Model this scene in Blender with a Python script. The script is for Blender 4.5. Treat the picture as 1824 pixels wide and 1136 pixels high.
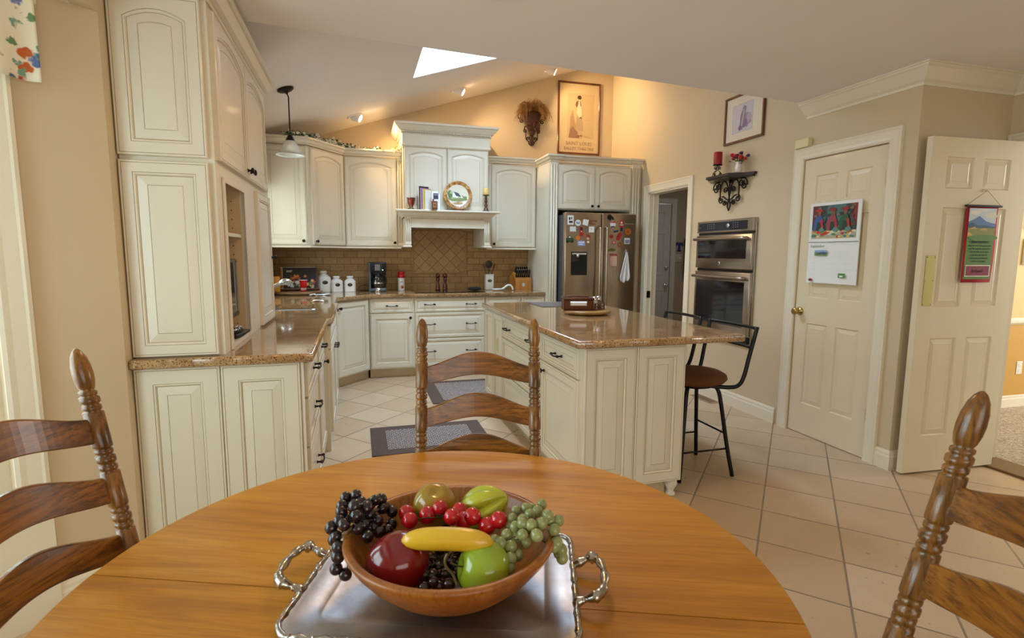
import bpy, bmesh, math, random
from mathutils import Vector, Matrix
from mathutils.geometry import tessellate_polygon
for o in list(bpy.data.objects): bpy.data.objects.remove(o)
SC = bpy.context.scene; COL = SC.collection
PI = math.pi; R = math.radians
# ---------------------------------------------------------------- camera
yaw, pitch, roll = 0.27863, 0.12016, 0.00594
fw = Vector((math.sin(yaw)*math.cos(pitch), math.cos(yaw)*math.cos(pitch), -math.sin(pitch)))
rt = Vector((math.cos(yaw), -math.sin(yaw), 0)); up = rt.cross(fw)
rt2 = math.cos(roll)*rt + math.sin(roll)*up; up2 = -math.sin(roll)*rt + math.cos(roll)*up
cd = bpy.data.cameras.new('camera'); cam = bpy.data.objects.new('camera', cd); COL.objects.link(cam)
m = Matrix((rt2, up2, -fw)).transposed().to_4x4(); m.translation = (0, 0, 1.345); cam.matrix_world = m
cd.sensor_width = 36; cd.lens = 960.3/1824*36; cd.clip_start = .02
cd.dof.use_dof = True; cd.dof.focus_distance = 3.2; cd.dof.aperture_fstop = 10
SC.camera = cam
# ---------------------------------------------------------------- colour management, sky, daylight, added rear fill
SC.view_settings.view_transform = 'Standard'; SC.view_settings.look = 'None'
SC.view_settings.exposure = -0.06; SC.view_settings.gamma = 1; SC.view_settings.use_curve_mapping = False
W = bpy.data.worlds.new('sky'); SC.world = W; W.use_nodes = True
W.node_tree.nodes['Background'].inputs[0].default_value = (.80, .92, 1, 1)
W.node_tree.nodes['Background'].inputs[1].default_value = 2.2
def area(name, loc, target, sx, sy, power, col):
    l = bpy.data.lights.new(name, 'AREA'); l.shape = 'RECTANGLE'; l.size = sx; l.size_y = sy; l.energy = power; l.color = col
    o = bpy.data.objects.new(name, l); COL.objects.link(o); o.location = loc
    o.rotation_euler = (Vector(target)-Vector(loc)).to_track_quat('-Z', 'Y').to_euler(); return o
area('daylight_bay', (-1.85, 1.0, 1.45), (0, 1.0, 1.2), 1.5, 1.4, 31, (.70, .98, 1))
area('daylight_bay_angle', (-1.55, 2.25, 1.4), (-.9, 1.2, 1.2), .5, 1.2, 7, (.78, 1, .98))
area('rear_warm_fill', (.7, -2.6, 1.3), (.7, 2, 1.1), 2.2, 1.9, 19, (1, .80, .50))  # warm fill added behind the camera to warm the island front
area('daylight_sink_window', (-1.12, 4.8, 1.65), (0, 4.9, 1.3), 1.2, 1.1, 9, (.86, 1, .93))
area('daylight_skylight', (1.05, 4.6, 3.85), (1.05, 4.6, 0), 1.0, 1.3, 170, (.50, .72, 1))
area('daylight_dining', (6.9, 1.9, 1.9), (4.5, 2.8, .6), 1.4, 1.6, 60, (1, .97, .9))
# ---------------------------------------------------------------- mesh helpers
def lin(h):
    h = h.lstrip('#'); c = [int(h[i:i+2], 16)/255 for i in (0, 2, 4)]
    return tuple((x/12.92 if x <= .04045 else ((x+.055)/1.055)**2.4) for x in c)+(1,)
class MB:
    def __init__(s): s.v = []; s.f = []; s.m = []; s.s = []; s.T = Matrix.Identity(4); s.mi = 0
    def add(s, vs, fs, mi=None, smooth=False):
        b = len(s.v); s.v += [tuple(s.T @ Vector(p)) for p in vs]
        mi = s.mi if mi is None else mi
        for f in fs: s.f.append([b+i for i in f]); s.m.append(mi); s.s.append(smooth)
        return s
    def addf(s, vs, fs, mis, smooth=False):
        b = len(s.v); s.v += [tuple(s.T @ Vector(p)) for p in vs]
        for f, mi in zip(fs, mis): s.f.append([b+i for i in f]); s.m.append(mi); s.s.append(smooth)
        return s
    def build(s, name, mats, parent=None, loc=None, rot=None, recalc=True):
        me = bpy.data.meshes.new(name); me.from_pydata(s.v, [], s.f)
        if not isinstance(mats, (list, tuple)): mats = [mats]
        for m_ in mats: me.materials.append(m_)
        me.polygons.foreach_set('material_index', s.m); me.polygons.foreach_set('use_smooth', s.s)
        if recalc:
            bm = bmesh.new(); bm.from_mesh(me); bmesh.ops.recalc_face_normals(bm, faces=bm.faces); bm.to_mesh(me); bm.free()
        me.update()
        o = bpy.data.objects.new(name, me); COL.objects.link(o)
        if parent: o.parent = parent
        if loc: o.location = loc
        if rot: o.rotation_euler = rot
        return o
    # shapes
    def box(s, x0, x1, y0, y1, z0, z1, b=0, mi=None, seg=1):
        if x1 < x0: x0, x1 = x1, x0
        if y1 < y0: y0, y1 = y1, y0
        if z1 < z0: z0, z1 = z1, z0
        if b <= 0:
            return s.add([(x0,y0,z0),(x1,y0,z0),(x1,y1,z0),(x0,y1,z0),(x0,y0,z1),(x1,y0,z1),(x1,y1,z1),(x0,y1,z1)],
                [(0,3,2,1),(4,5,6,7),(0,1,5,4),(1,2,6,5),(2,3,7,6),(3,0,4,7)], mi)
        b = min(b, (x1-x0)*.49, (y1-y0)*.49, (z1-z0)*.49)
        bm = bmesh.new(); bmesh.ops.create_cube(bm, size=1)
        for v in bm.verts: v.co = Vector(((x0+x1)/2+v.co.x*(x1-x0), (y0+y1)/2+v.co.y*(y1-y0), (z0+z1)/2+v.co.z*(z1-z0)))
        bmesh.ops.bevel(bm, geom=list(bm.edges), offset=b, segments=seg, profile=.5, affect='EDGES')
        bm.verts.index_update(); vs = [tuple(v.co) for v in bm.verts]; fs = [[v.index for v in f.verts] for f in bm.faces]; bm.free()
        return s.add(vs, fs, mi, seg > 1)
    def lathe(s, prof, seg=24, c=(0, 0, 0), M=None, mi=None, smooth=True, cap=True):
        n = len(prof); vs = []; fs = []
        for r, z in prof:
            for k in range(seg):
                a = 2*PI*k/seg; p = Vector((r*math.cos(a), r*math.sin(a), z))
                if M: p = M @ p
                vs.append(tuple(p+Vector(c)))
        for i in range(n-1):
            for k in range(seg):
                k2 = (k+1) % seg; fs.append((i*seg+k, i*seg+k2, (i+1)*seg+k2, (i+1)*seg+k))
        if cap:
            if prof[0][0] > 1e-4: fs.append(tuple(range(seg))[::-1])
            if prof[-1][0] > 1e-4: fs.append(tuple((n-1)*seg+k for k in range(seg)))
        return s.add(vs, fs, mi, smooth)
    def ball(s, c, r, seg=14, ring=9, sc=(1, 1, 1), M=None, mi=None):
        pr_ = [(max(r*math.sin(PI*i/ring), 1e-5), -r*math.cos(PI*i/ring)) for i in range(ring+1)]
        D = Matrix.Diagonal((*sc, 1)); MM = (M @ D) if M else D
        return s.lathe(pr_, seg, c, MM, mi, True, False)
    def tube(s, pts, r, seg=8, closed=False, mi=None, smooth=True):
        P = [Vector(p) for p in pts]; n = len(P); vs = []; fs = []
        rr = r if isinstance(r, (list, tuple)) else [r]*n
        up_ = None
        for i in range(n):
            a = P[i-1] if (i > 0 or closed) else P[i]; b = P[(i+1) % n] if (i < n-1 or closed) else P[i]
            t = (b-a).normalized() if (b-a).length > 1e-9 else Vector((0, 0, 1))
            if up_ is None:
                up_ = Vector((0, 0, 1)) if abs(t.z) < .9 else Vector((1, 0, 0))
            u = (up_ - t*up_.dot(t)); u = u.normalized() if u.length > 1e-6 else t.orthogonal().normalized()
            up_ = u; w = t.cross(u)
            for k in range(seg):
                an = 2*PI*k/seg; vs.append(tuple(P[i]+rr[i]*(math.cos(an)*u+math.sin(an)*w)))
        for i in range(n if closed else n-1):
            j = (i+1) % n
            for k in range(seg):
                k2 = (k+1) % seg; fs.append((i*seg+k, i*seg+k2, j*seg+k2, j*seg+k))
        if not closed: fs += [tuple(range(seg))[::-1], tuple((n-1)*seg+k for k in range(seg))]
        return s.add(vs, fs, mi, smooth)
    def sweep(s, path, prof, z=0, closed=False, mi=None, smooth=False, gl=()):
        """profile (outward offset, height) swept along plan polyline; outward = right of travel"""
        P = [Vector((p[0], p[1])) for p in path]; n = len(P); rows = []
        for i in range(n):
            d0 = (P[i]-P[i-1]).normalized() if (i > 0 or closed) else None
            d1 = (P[(i+1) % n]-P[i]).normalized() if (i < n-1 or closed) else None
            d0 = d0 or d1; d1 = d1 or d0
            n0 = Vector((d0.y, -d0.x)); n1 = Vector((d1.y, -d1.x)); nn = n0+n1; nn = nn/(nn.length_squared/2) if nn.length > 1e-6 else n0
            rows.append([(P[i].x+nn.x*o, P[i].y+nn.y*o, z+h) for o, h in prof])
        k = len(prof); vs = [p for r_ in rows for p in r_]; fs = []
        for i in range(n if closed else n-1):
            j = (i+1) % n
            for a in range(k-1): fs.append((i*k+a, j*k+a, j*k+a+1, i*k+a+1))
        ms = [(1 if (q_ % (k-1)) in gl else (mi or 0)) for q_ in range(len(fs))]
        if not closed: fs += [tuple(range(k)), tuple((n-1)*k+a for a in range(k))[::-1]]; ms += [mi or 0]*2
        return s.addf(vs, fs, ms, smooth)
    def prism(s, poly, z0, z1, holes=(), mi=None, M=None, side=True, mis=None):
        loops = [list(poly)]+[list(h) for h in holes]
        flat = [p for l in loops for p in l]; N = len(flat)
        tris = tessellate_polygon([[Vector((p[0], p[1], 0)) for p in l] for l in loops])
        vs = [(p[0], p[1], z0) for p in flat]+[(p[0], p[1], z1) for p in flat]
        if M: vs = [tuple(M @ Vector(p)) for p in vs]
        if not holes: fs = [tuple(range(N))[::-1], tuple(range(N, 2*N))]
        else: fs = [tuple(t)[::-1] for t in tris]+[tuple(i+N for i in t) for t in tris]
        b = 0
        if side:
            for l in loops:
                k = len(l)
                for i in range(k): j = (i+1) % k; fs.append((b+i, b+j, b+j+N, b+i+N))
                b += k
        return s.add(vs, fs, mi)
def spline(pts, n=6, closed=False):
    P = [Vector(p) for p in pts]; out = []; N = len(P)
    for i in range(N if closed else N-1):
        p0 = P[i-1] if (i > 0 or closed) else P[0]; p1 = P[i]; p2 = P[(i+1) % N]; p3 = P[(i+2) % N] if (i+2 < N or closed) else P[-1]
        for k in range(n):
            t = k/n; out.append(.5*((2*p1)+(p2-p0)*t+(2*p0-5*p1+4*p2-p3)*t*t+(3*p1-p0-3*p2+p3)*t**3))
    if not closed: out.append(P[-1])
    return [tuple(p) for p in out]
def RM(ax, deg): return Matrix.Rotation(R(deg), 4, ax)
def thing(name, label, cat, loc=(0, 0, 0), rz=0, group=None, rot=None):
    o = bpy.data.objects.new(name, None); COL.objects.link(o); o.empty_display_size = .1
    o.location = loc; o.rotation_euler = rot if rot else (0, 0, R(rz)); o['label'] = label; o['category'] = cat
    if group: o['group'] = group
    return o
def tag(o, label, cat, group=None):
    o['label'] = label; o['category'] = cat
    if group: o['group'] = group
    return o
def struct(o): o['kind'] = 'structure'; return o
def kids(o): return [c for c in bpy.data.objects if c.parent == o]
def dup(root, loc, rz, label, group=None):
    r_ = root.copy(); COL.objects.link(r_); r_.location = loc; r_.rotation_euler = (0, 0, R(rz)); r_['label'] = label
    if group: r_['group'] = group
    for ch in kids(root):
        c = ch.copy(); COL.objects.link(c); c.parent = r_
        for g in kids(ch):
            d = g.copy(); COL.objects.link(d); d.parent = c
    return r_
def text_mesh(name, txt, size, mat, parent, M, depth=.0004, align='CENTER', shear=0):
    cu = bpy.data.curves.new(name, 'FONT'); cu.body = txt; cu.size = size; cu.align_x = align; cu.extrude = depth; cu.shear = shear; cu.resolution_u = 3
    t = bpy.data.objects.new(name, cu); COL.objects.link(t)
    dg = bpy.context.evaluated_depsgraph_get(); me = bpy.data.meshes.new_from_object(t.evaluated_get(dg))
    bpy.data.objects.remove(t); me.name = name; me.transform(M); me.materials.clear(); me.materials.append(mat)
    o = bpy.data.objects.new(name, me); COL.objects.link(o); o.parent = parent; return o
FRONT = Matrix.Rotation(PI/2, 4, 'X')          # xy artwork -> xz plane facing -y
# ---------------------------------------------------------------- materials
class NT:
    def __init__(s, name):
        s.mat = bpy.data.materials.new(name); s.mat.use_nodes = True; s.n = s.mat.node_tree.nodes; s.l = s.mat.node_tree.links
        s.b = s.n['Principled BSDF']; s.out = s.n['Material Output']
    def new(s, t, **k):
        nd = s.n.new(t)
        for a, v in k.items():
            if hasattr(nd, a): setattr(nd, a, v)
        return nd
    def link(s, a, b): s.l.new(a, b)
    def coord(s, scale=(1, 1, 1), rot=(0, 0, 0), loc=(0, 0, 0), kind='Object'):
        tc = s.new('ShaderNodeTexCoord'); mp = s.new('ShaderNodeMapping'); s.link(tc.outputs[kind], mp.inputs[0])
        mp.inputs['Scale'].default_value = scale; mp.inputs['Rotation'].default_value = rot; mp.inputs['Location'].default_value = loc
        return mp.outputs[0]
    def noise(s, vec, scale, detail=4, rough=.55, dist=0):
        n = s.new('ShaderNodeTexNoise'); s.link(vec, n.inputs['Vector']); n.inputs['Scale'].default_value = scale
        n.inputs['Detail'].default_value = detail; n.inputs['Roughness'].default_value = rough; n.inputs['Distortion'].default_value = dist; return n.outputs[0]
    def ramp(s, fac, stops, interp='LINEAR'):
        r_ = s.new('ShaderNodeValToRGB'); s.link(fac, r_.inputs[0]); e = r_.color_ramp.elements; r_.color_ramp.interpolation = interp
        while len(e) < len(stops): e.new(.5)
        for el, (p, c) in zip(e, stops): el.position = p; el.color = c
        return r_.outputs[0]
    def mix(s, fac, a, b, mode='MIX'):
        m_ = s.new('ShaderNodeMix', data_type='RGBA', blend_type=mode)
        for sock, v in ((m_.inputs[0], fac), (m_.inputs[6], a), (m_.inputs[7], b)):
            if hasattr(v, 'is_output'): s.link(v, sock)
            else: sock.default_value = v
        return m_.outputs[2]
    def bump(s, h, strength=.2, dist=.01):
        b = s.new('ShaderNodeBump'); b.inputs['Strength'].default_value = strength; b.inputs['Distance'].default_value = dist
        s.link(h, b.inputs['Height']); s.link(b.outputs[0], s.b.inputs['Normal'])
    def base(s, v):
        if hasattr(v, 'is_output'): s.link(v, s.b.inputs['Base Color'])
        else: s.b.inputs['Base Color'].default_value = v
    def set(s, **k):
        for a, v in k.items(): s.b.inputs[a].default_value = v
def mat(name, col, rough=.5, metal=0, var=.06, vs=6, bump=0, bs=60, coat=0, **k):
    t = NT(name); c = lin(col); v = t.coord()
    if var:
        d = tuple(x*(1-var) for x in c[:3])+(1,); e = tuple(min(1, x*(1+var*.6)) for x in c[:3])+(1,)
        t.base(t.ramp(t.noise(v, vs), [(.3, d), (.7, e)]))
    else: t.base(c)
    t.set(Roughness=rough, Metallic=metal)
    if coat: t.set(**{'Coat Weight': coat, 'Coat Roughness': .08})
    if bump: t.bump(t.noise(v, bs, 3), bump, .003)
    for a, v_ in k.items(): t.b.inputs[a.replace('_', ' ')].default_value = v_
    return t.mat
def wood(name, dark, mid, light, axis='X', rough=.35, scale=1, coat=.3, ring=1.0, boards=0, pore=.8):
    t = NT(name); s = {'X': (1, 9, 9), 'Y': (9, 1, 9), 'Z': (9, 9, 1)}[axis]
    v = t.coord(tuple(a*scale for a in s)); n1 = t.noise(v, 1.3, 5, .6, 1.2*ring); n2 = t.noise(v, 9, 6, .7, .4)
    f = t.new('ShaderNodeTexNoise'); t.link(t.coord(tuple(34 if a > 1 else 1.3 for a in s)), f.inputs['Vector']); f.inputs['Scale'].default_value = 4.5; f.inputs['Detail'].default_value = 7; f.inputs['Roughness'].default_value = .7
    c1 = t.ramp(n1, [(.28, lin(dark)), (.48, lin(mid)), (.72, lin(light))])
    c2 = t.mix(t.ramp(f.outputs[0], [(.36, (pore, pore, pore, 1)), (.52, (0, 0, 0, 1))]), c1, lin(dark))
    if boards:
        tc = t.new('ShaderNodeTexCoord'); sx = t.new('ShaderNodeSeparateXYZ'); t.link(tc.outputs['Object'], sx.inputs[0]); dv = t.new('ShaderNodeMath', operation='DIVIDE'); t.link(sx.outputs[1], dv.inputs[0]); dv.inputs[1].default_value = boards
        fl = t.new('ShaderNodeMath', operation='FLOOR'); t.link(dv.outputs[0], fl.inputs[0]); wn = t.new('ShaderNodeTexWhiteNoise', noise_dimensions='1D'); t.link(fl.outputs[0], wn.inputs['W'])
        c2 = t.mix(t.ramp(wn.outputs[0], [(0, (0, 0, 0, 1)), (1, (.45, .45, .45, 1))]), c2, lin(mid)); c2 = t.mix(t.ramp(wn.outputs[0], [(0, (.22, .22, .22, 1)), (.5, (0, 0, 0, 1))]), c2, lin(dark))
    t.base(c2); t.set(Roughness=rough, **{'Coat Weight': coat, 'Coat Roughness': .12}); t.bump(n2, .06, .002); return t.mat
def emit(name, col, st):
    t = NT(name); t.base(lin(col)); t.set(**{'Emission Color': lin(col), 'Emission Strength': st}); return t.mat
def glass_pane(name, tint=(1, 1, 1, 1)):
    t = NT(name); t.n.remove(t.b); tr = t.new('ShaderNodeBsdfTransparent'); tr.inputs[0].default_value = tint
    gl = t.new('ShaderNodeBsdfGlossy'); gl.inputs['Roughness'].default_value = .02; mx = t.new('ShaderNodeMixShader'); mx.inputs[0].default_value = .05
    t.link(tr.outputs[0], mx.inputs[1]); t.link(gl.outputs[0], mx.inputs[2]); t.link(mx.outputs[0], t.out.inputs[0]); return t.mat
M_cream = mat('painted_cream', '#E3D9C2', .38, var=.035, vs=3, coat=.15)
M_glaze = mat('glaze_line', '#AE9A78', .5, var=.15, vs=30)
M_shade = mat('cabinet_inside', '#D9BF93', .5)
M_toe = mat('toe_kick', '#CDBB97', .5)
M_wall = mat('wall_paint', '#D3BF9C', .6, var=.02, vs=2, bump=.05, bs=150)
M_ceil = mat('ceiling_paint', '#EEE6E2', .75, var=.02, vs=2, bump=.05, bs=120)
M_trim = mat('trim_paint', '#EADFC6', .35, var=.02, coat=.1)
M_door = mat('door_paint', '#E6D6B4', .38, var=.02, coat=.1)
M_grdoor = mat('back_door_paint', '#C9CCCB', .45, var=.03)
M_mud = mat('mudroom_paint', '#A79D8C', .7, var=.03)
M_din = mat('dining_wall_paint', '#D9BF82', .6, var=.03)
M_din2 = mat('dining_dado_paint', '#C79A4E', .6, var=.03)
M_bronze = mat('dark_bronze', '#2A211C', .38, .7, var=.2, vs=40)
M_brass = mat('antique_brass', '#B79B5C', .28, .9, var=.12, vs=20)
M_brassp = mat('polished_brass', '#A99A5E', .3, .95, var=.05)
M_chrome = mat('chrome', '#D7DBE0', .12, 1, var=0)
M_black = mat('black_plastic', '#0B0B0C', .3, var=0)
M_bglass = mat('black_glass', '#09080A', .05, var=0, coat=1)
M_iron = mat('black_iron', '#17120F', .45, .5, var=.15, vs=30)
M_white = mat('white_ceramic', '#EDE9DF', .18, var=.02, coat=.4)
M_paper = mat('white_paper', '#F1F0EC', .7, var=.01)
M_red = mat('red_wax', '#A30F16', .4, var=.12, vs=20)
M_cup = mat('red_plastic', '#CE1220', .25, var=.03, coat=.3)
M_glass = glass_pane('window_glass')
M_leaf = mat('leaf_green', '#3E5A2A', .5, var=.4, vs=25)
M_petal = mat('white_petal', '#F2F0E2', .5, var=.05)
def steel(name, col, rough=.27, axis='Z'):
    t = NT(name); v = t.coord({'Z': (60, 60, .6), 'X': (.6, 60, 60)}[axis]); n = t.noise(v, 4, 3)
    t.base(t.ramp(n, [(.3, tuple(x*.9 for x in lin(col)[:3])+(1,)), (.7, lin(col))])); t.set(Metallic=1, Roughness=rough)
    t.bump(n, .03, .001); return t.mat
M_steel = steel('brushed_steel', '#B9A998', .27, 'Z'); M_steelx = steel('brushed_steel_trim', '#B5ACA2', .25, 'X')
M_sink = steel('sink_steel', '#B8BDC4', .25, 'X')
def granite():
    t = NT('granite'); v = t.coord(); v2 = t.coord((1, 2.2, 1), (0, 0, .5))
    c = t.ramp(t.noise(v2, 7, 6, .65, .8), [(.25, lin('#7C5636')), (.45, lin('#A67E52')), (.6, lin('#C09A6A')), (.78, lin('#AE7C58'))])
    sp = t.ramp(t.noise(v, 130, 2, .6), [(.38, (1, 1, 1, 1)), (.45, (0, 0, 0, 1))]); c = t.mix(sp, c, lin('#4E3826'))
    sp2 = t.ramp(t.noise(v, 75, 3, .6), [(.60, (0, 0, 0, 1)), (.68, (.7, .7, .7, 1))]); c = t.mix(sp2, c, lin('#DDBE8C'))
    t.base(c); t.set(Roughness=.09, **{'Coat Weight': .35, 'Coat Roughness': .03}); return t.mat
M_gran = granite()
def floor_tile():
    t = NT('floor_tile'); v = t.coord((1, .2402/.2535, 1), (0, 0, R(45)), (0, 0, 0))
    # grid anchored on a measured grout crossing at (2.755, 3.015)
    w = .2402*math.sqrt(2); x0, y0 = 2.755, 3.015*.2402/.2535; rx = (x0-y0)*math.cos(R(45)); ry = (x0+y0)*math.sin(R(45))
    mp = t.n[-1]; mp.inputs['Location'].default_value = (-rx, -ry, 0)
    b = t.new('ShaderNodeTexBrick', offset=0, squash=1, offset_frequency=1, squash_frequency=1); t.link(v, b.inputs['Vector'])
    b.inputs['Scale'].default_value = 1; b.inputs['Brick Width'].default_value = w; b.inputs['Row Height'].default_value = w
    b.inputs['Mortar Size'].default_value = .0048; b.inputs['Mortar Smooth'].default_value = .2; b.inputs['Bias'].default_value = 0
    b.inputs['Color1'].default_value = lin('#D0B797'); b.inputs['Color2'].default_value = lin('#BE9F7C'); b.inputs['Mortar'].default_value = lin('#7C6A58')
    v2 = t.coord(); n = t.noise(v2, 5, 6, .7, .6); c = t.mix(t.ramp(n, [(.35, (.35, .35, .35, 1)), (.65, (0, 0, 0, 1))]), b.outputs[0], lin('#B99B78'))
    sp = t.ramp(t.noise(v2, 28, 3, .5), [(.26, (1, 1, 1, 1)), (.30, (0, 0, 0, 1))]); c = t.mix(sp, c, lin('#9B8468'))
    t.base(c); t.set(Roughness=.33)
    h = t.mix(b.outputs['Fac'], (1, 1, 1, 1), (0, 0, 0, 1)); t.bump(h, .5, .003); return t.mat
M_floor = floor_tile()
def splash(name, w, h, rot, c1, c2, mort):
    t = NT(name); tc = t.new('ShaderNodeTexCoord'); sx = t.new('ShaderNodeSeparateXYZ'); cx = t.new('ShaderNodeCombineXYZ'); ad = t.new('ShaderNodeMath', operation='ADD')
    t.link(tc.outputs['Object'], sx.inputs[0]); t.link(sx.outputs[0], ad.inputs[0]); t.link(sx.outputs[1], ad.inputs[1]); t.link(ad.outputs[0], cx.inputs[0]); t.link(sx.outputs[2], cx.inputs[1])
    mp = t.new('ShaderNodeMapping'); t.link(cx.outputs[0], mp.inputs[0]); mp.inputs['Rotation'].default_value = (0, 0, rot)
    b = t.new('ShaderNodeTexBrick', offset=0 if rot else .5); t.link(mp.outputs[0], b.inputs['Vector']); b.inputs['Scale'].default_value = 1
    b.inputs['Brick Width'].default_value = w; b.inputs['Row Height'].default_value = h; b.inputs['Mortar Size'].default_value = .0035; b.inputs['Mortar Smooth'].default_value = .3
    b.inputs['Color1'].default_value = lin(c1); b.inputs['Color2'].default_value = lin(c2); b.inputs['Mortar'].default_value = lin(mort)
    n = t.noise(mp.outputs[0], 30, 5, .7); c = t.mix(t.ramp(n, [(.4, (.3, .3, .3, 1)), (.62, (0, 0, 0, 1))]), b.outputs[0], lin(mort)); t.base(c); t.set(Roughness=.5)
    t.bump(t.mix(b.outputs['Fac'], (1, 1, 1, 1), (0, 0, 0, 1)), .5, .004); return t.mat
M_splash = splash('travertine_brick', .152, .076, 0, '#C49E66', '#B08A54', '#86663C')
M_diam = splash('travertine_diamond', .106, .106, R(45), '#C6A26C', '#B6925E', '#84643C')
M_oakZ = wood('oak_post', '#3A2208', '#83531C', '#A8732E', 'Z', .3, 1.6)
M_oakX = wood('oak_slat', '#3A1E06', '#844E14', '#A86C22', 'X', .3, 2.2)
M_table = wood('honey_maple', '#9C5E0C', '#C48216', '#D69A38', 'X', .36, 1.5, .2, .8, .105, .55)
M_bowl = wood('bowl_wood', '#80440F', '#A4621F', '#BC7C34', 'Z', .38, .8, .15, .6)
M_dkwood = wood('dark_wood', '#1C0D07', '#2F170D', '#3C2013', 'X', .35)
M_frame = wood('picture_frame_wood', '#4A2412', '#6E3B20', '#7E4A2B', 'Z', .35)
M_block = wood('knife_block_wood', '#8E541D', '#B9762F', '#C98A44', 'Z', .4)
M_pepper = wood('mill_wood', '#3B130A', '#5A1F10', '#6E2B18', 'Z', .25)
SPW = 47
# ================================================================ THE ROOM
def vz(x): return 2.7587+.3175*x            # vaulted ceiling height
def wall(name, origin, rz, length, height, holes=(), t=.12, mat_=None, kind='structure'):
    """local x along wall, front at y=0 facing -y, body to +y; holes (x0,x1,z0,z1)"""
    xs = sorted({0, length, *[h[0] for h in holes], *[h[1] for h in holes]}); zs = sorted({0, height, *[h[2] for h in holes], *[h[3] for h in holes]})
    mb = MB()
    def solid(i, j):
        if i < 0 or j < 0 or i >= len(xs)-1 or j >= len(zs)-1: return False
        cx, cz = (xs[i]+xs[i+1])/2, (zs[j]+zs[j+1])/2
        return not any(h[0] < cx < h[1] and h[2] < cz < h[3] for h in holes)
    for i in range(len(xs)-1):
        for j in range(len(zs)-1):
            if not solid(i, j): continue
            x0, x1, z0, z1 = xs[i], xs[i+1], zs[j], zs[j+1]
            mb.add([(x0,0,z0),(x1,0,z0),(x1,0,z1),(x0,0,z1)], [(0,1,2,3)]); mb.add([(x0,t,z0),(x1,t,z0),(x1,t,z1),(x0,t,z1)], [(3,2,1,0)])
            if not solid(i-1, j): mb.add([(x0,0,z0),(x0,t,z0),(x0,t,z1),(x0,0,z1)], [(0,3,2,1)])
            if not solid(i+1, j): mb.add([(x1,0,z0),(x1,t,z0),(x1,t,z1),(x1,0,z1)], [(0,1,2,3)])
            if not solid(i, j-1): mb.add([(x0,0,z0),(x1,0,z0),(x1,t,z0),(x0,t,z0)], [(0,3,2,1)])
            if not solid(i, j+1): mb.add([(x0,0,z1),(x1,0,z1),(x1,t,z1),(x0,t,z1)], [(0,1,2,3)])
    o = mb.build(name, mat_ or M_wall, None, origin, (0, 0, R(rz)), recalc=False); return struct(o)
# floor
b = MB(); b.prism([(-1.85,-2.55),(4.06,-2.55),(4.06,2.62),(3.32,2.62),(3.32,4.3),(5.0,4.3),(5.0,6.8),(-1.0,6.8),(-1.0,2.6),(-1.85,2.6)], -.06, 0); struct(b.build('floor', M_floor))
# dining carpet
t = NT('shag_carpet'); v = t.coord(); n = t.noise(v, 55, 4, .7, .8); t.base(t.ramp(n, [(.32, lin('#8E7A60')), (.5, lin('#CDBBA0')), (.68, lin('#E9DECB'))])); t.set(Roughness=.95); t.bump(n, 1, .02); M_carpet = t.mat
b = MB(); b.box(4.06, 7.4, -1.2, 3.3, -.06, .012); struct(b.build('floor_dining', M_carpet))
# walls
b = MB(); b.prism([(-1.0, 0), (3.32, 0), (3.32, vz(3.32)), (-1.0, vz(-1.0))], 0, .12, M=Matrix.Translation((0, 6.67, 0)) @ FRONT)
struct(b.build('wall_back', M_wall))
HL = [(6.55-5.6, 6.55-4.05, 1.12, 2.12)]
wl = wall('wall_left', (-.89, 2.43, 0), 90, 4.12, 2.476, [(4.05-2.43, 5.6-2.43, 1.08, 2.14)])
wall('wall_left_rear', (-.89, -2.4, 0), 90, 1.9, 2.44)
b = MB(); b.box(-.95, -.89, -.5, 2.43, 2.215, 2.44); struct(b.build('wall_bay_header', M_wall))
Lr = 6.67-2.5
wall('wall_right', (3.2, 6.67, 0), -90, 6.67-3.35, 3.78, [(6.67-5.57, 6.67-4.80, 0, 2.037)])
wall('wall_pantry', (3.2, 3.35, 0), -90, .85, 2.44, [(3.35-3.345, 3.35-2.675, 0, 2.045)])
wall('wall_pantry_end', (3.32, 2.5, 0), 0, .75, 2.44)
wall('wall_dining_side', (3.95, 2.5, 0), -90, 4.9, 2.44, [(.05, 2.5-1.5, 0, 2.05)])
wall('wall_rear', (3.95, -2.4, 0), 180, 4.84, 2.44, [(3.95-2.0, 3.95+.5, .35, 2.1)])
# bay
ang = 40; bx, by = -.89-.8*math.cos(R(ang)), 2.43-.8*math.sin(R(ang))
wall('wall_bay_angle', (bx, by, 0), ang, .8, 2.215, [(.8-.74, .8-.36, .42, 2.0)], t=.1)
wall('wall_bay', (bx, .08, 0), 90, by-.08, 2.215, [(.15, by-.23, .42, 2.0)], t=.1)
dx, dy = bx+.89, .08+.5; Lb = math.hypot(dx, dy)
wall('wall_bay_near', (-.89, -.5, 0), math.degrees(math.atan2(dy, dx)), Lb, 2.215, t=.1)
b = MB(); b.prism([(-.95,-.5),(bx-.1,.0),(bx-.1,by+.08),(-.95,2.5)], 2.215, 2.28); struct(b.build('ceiling_bay', M_ceil))
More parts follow.
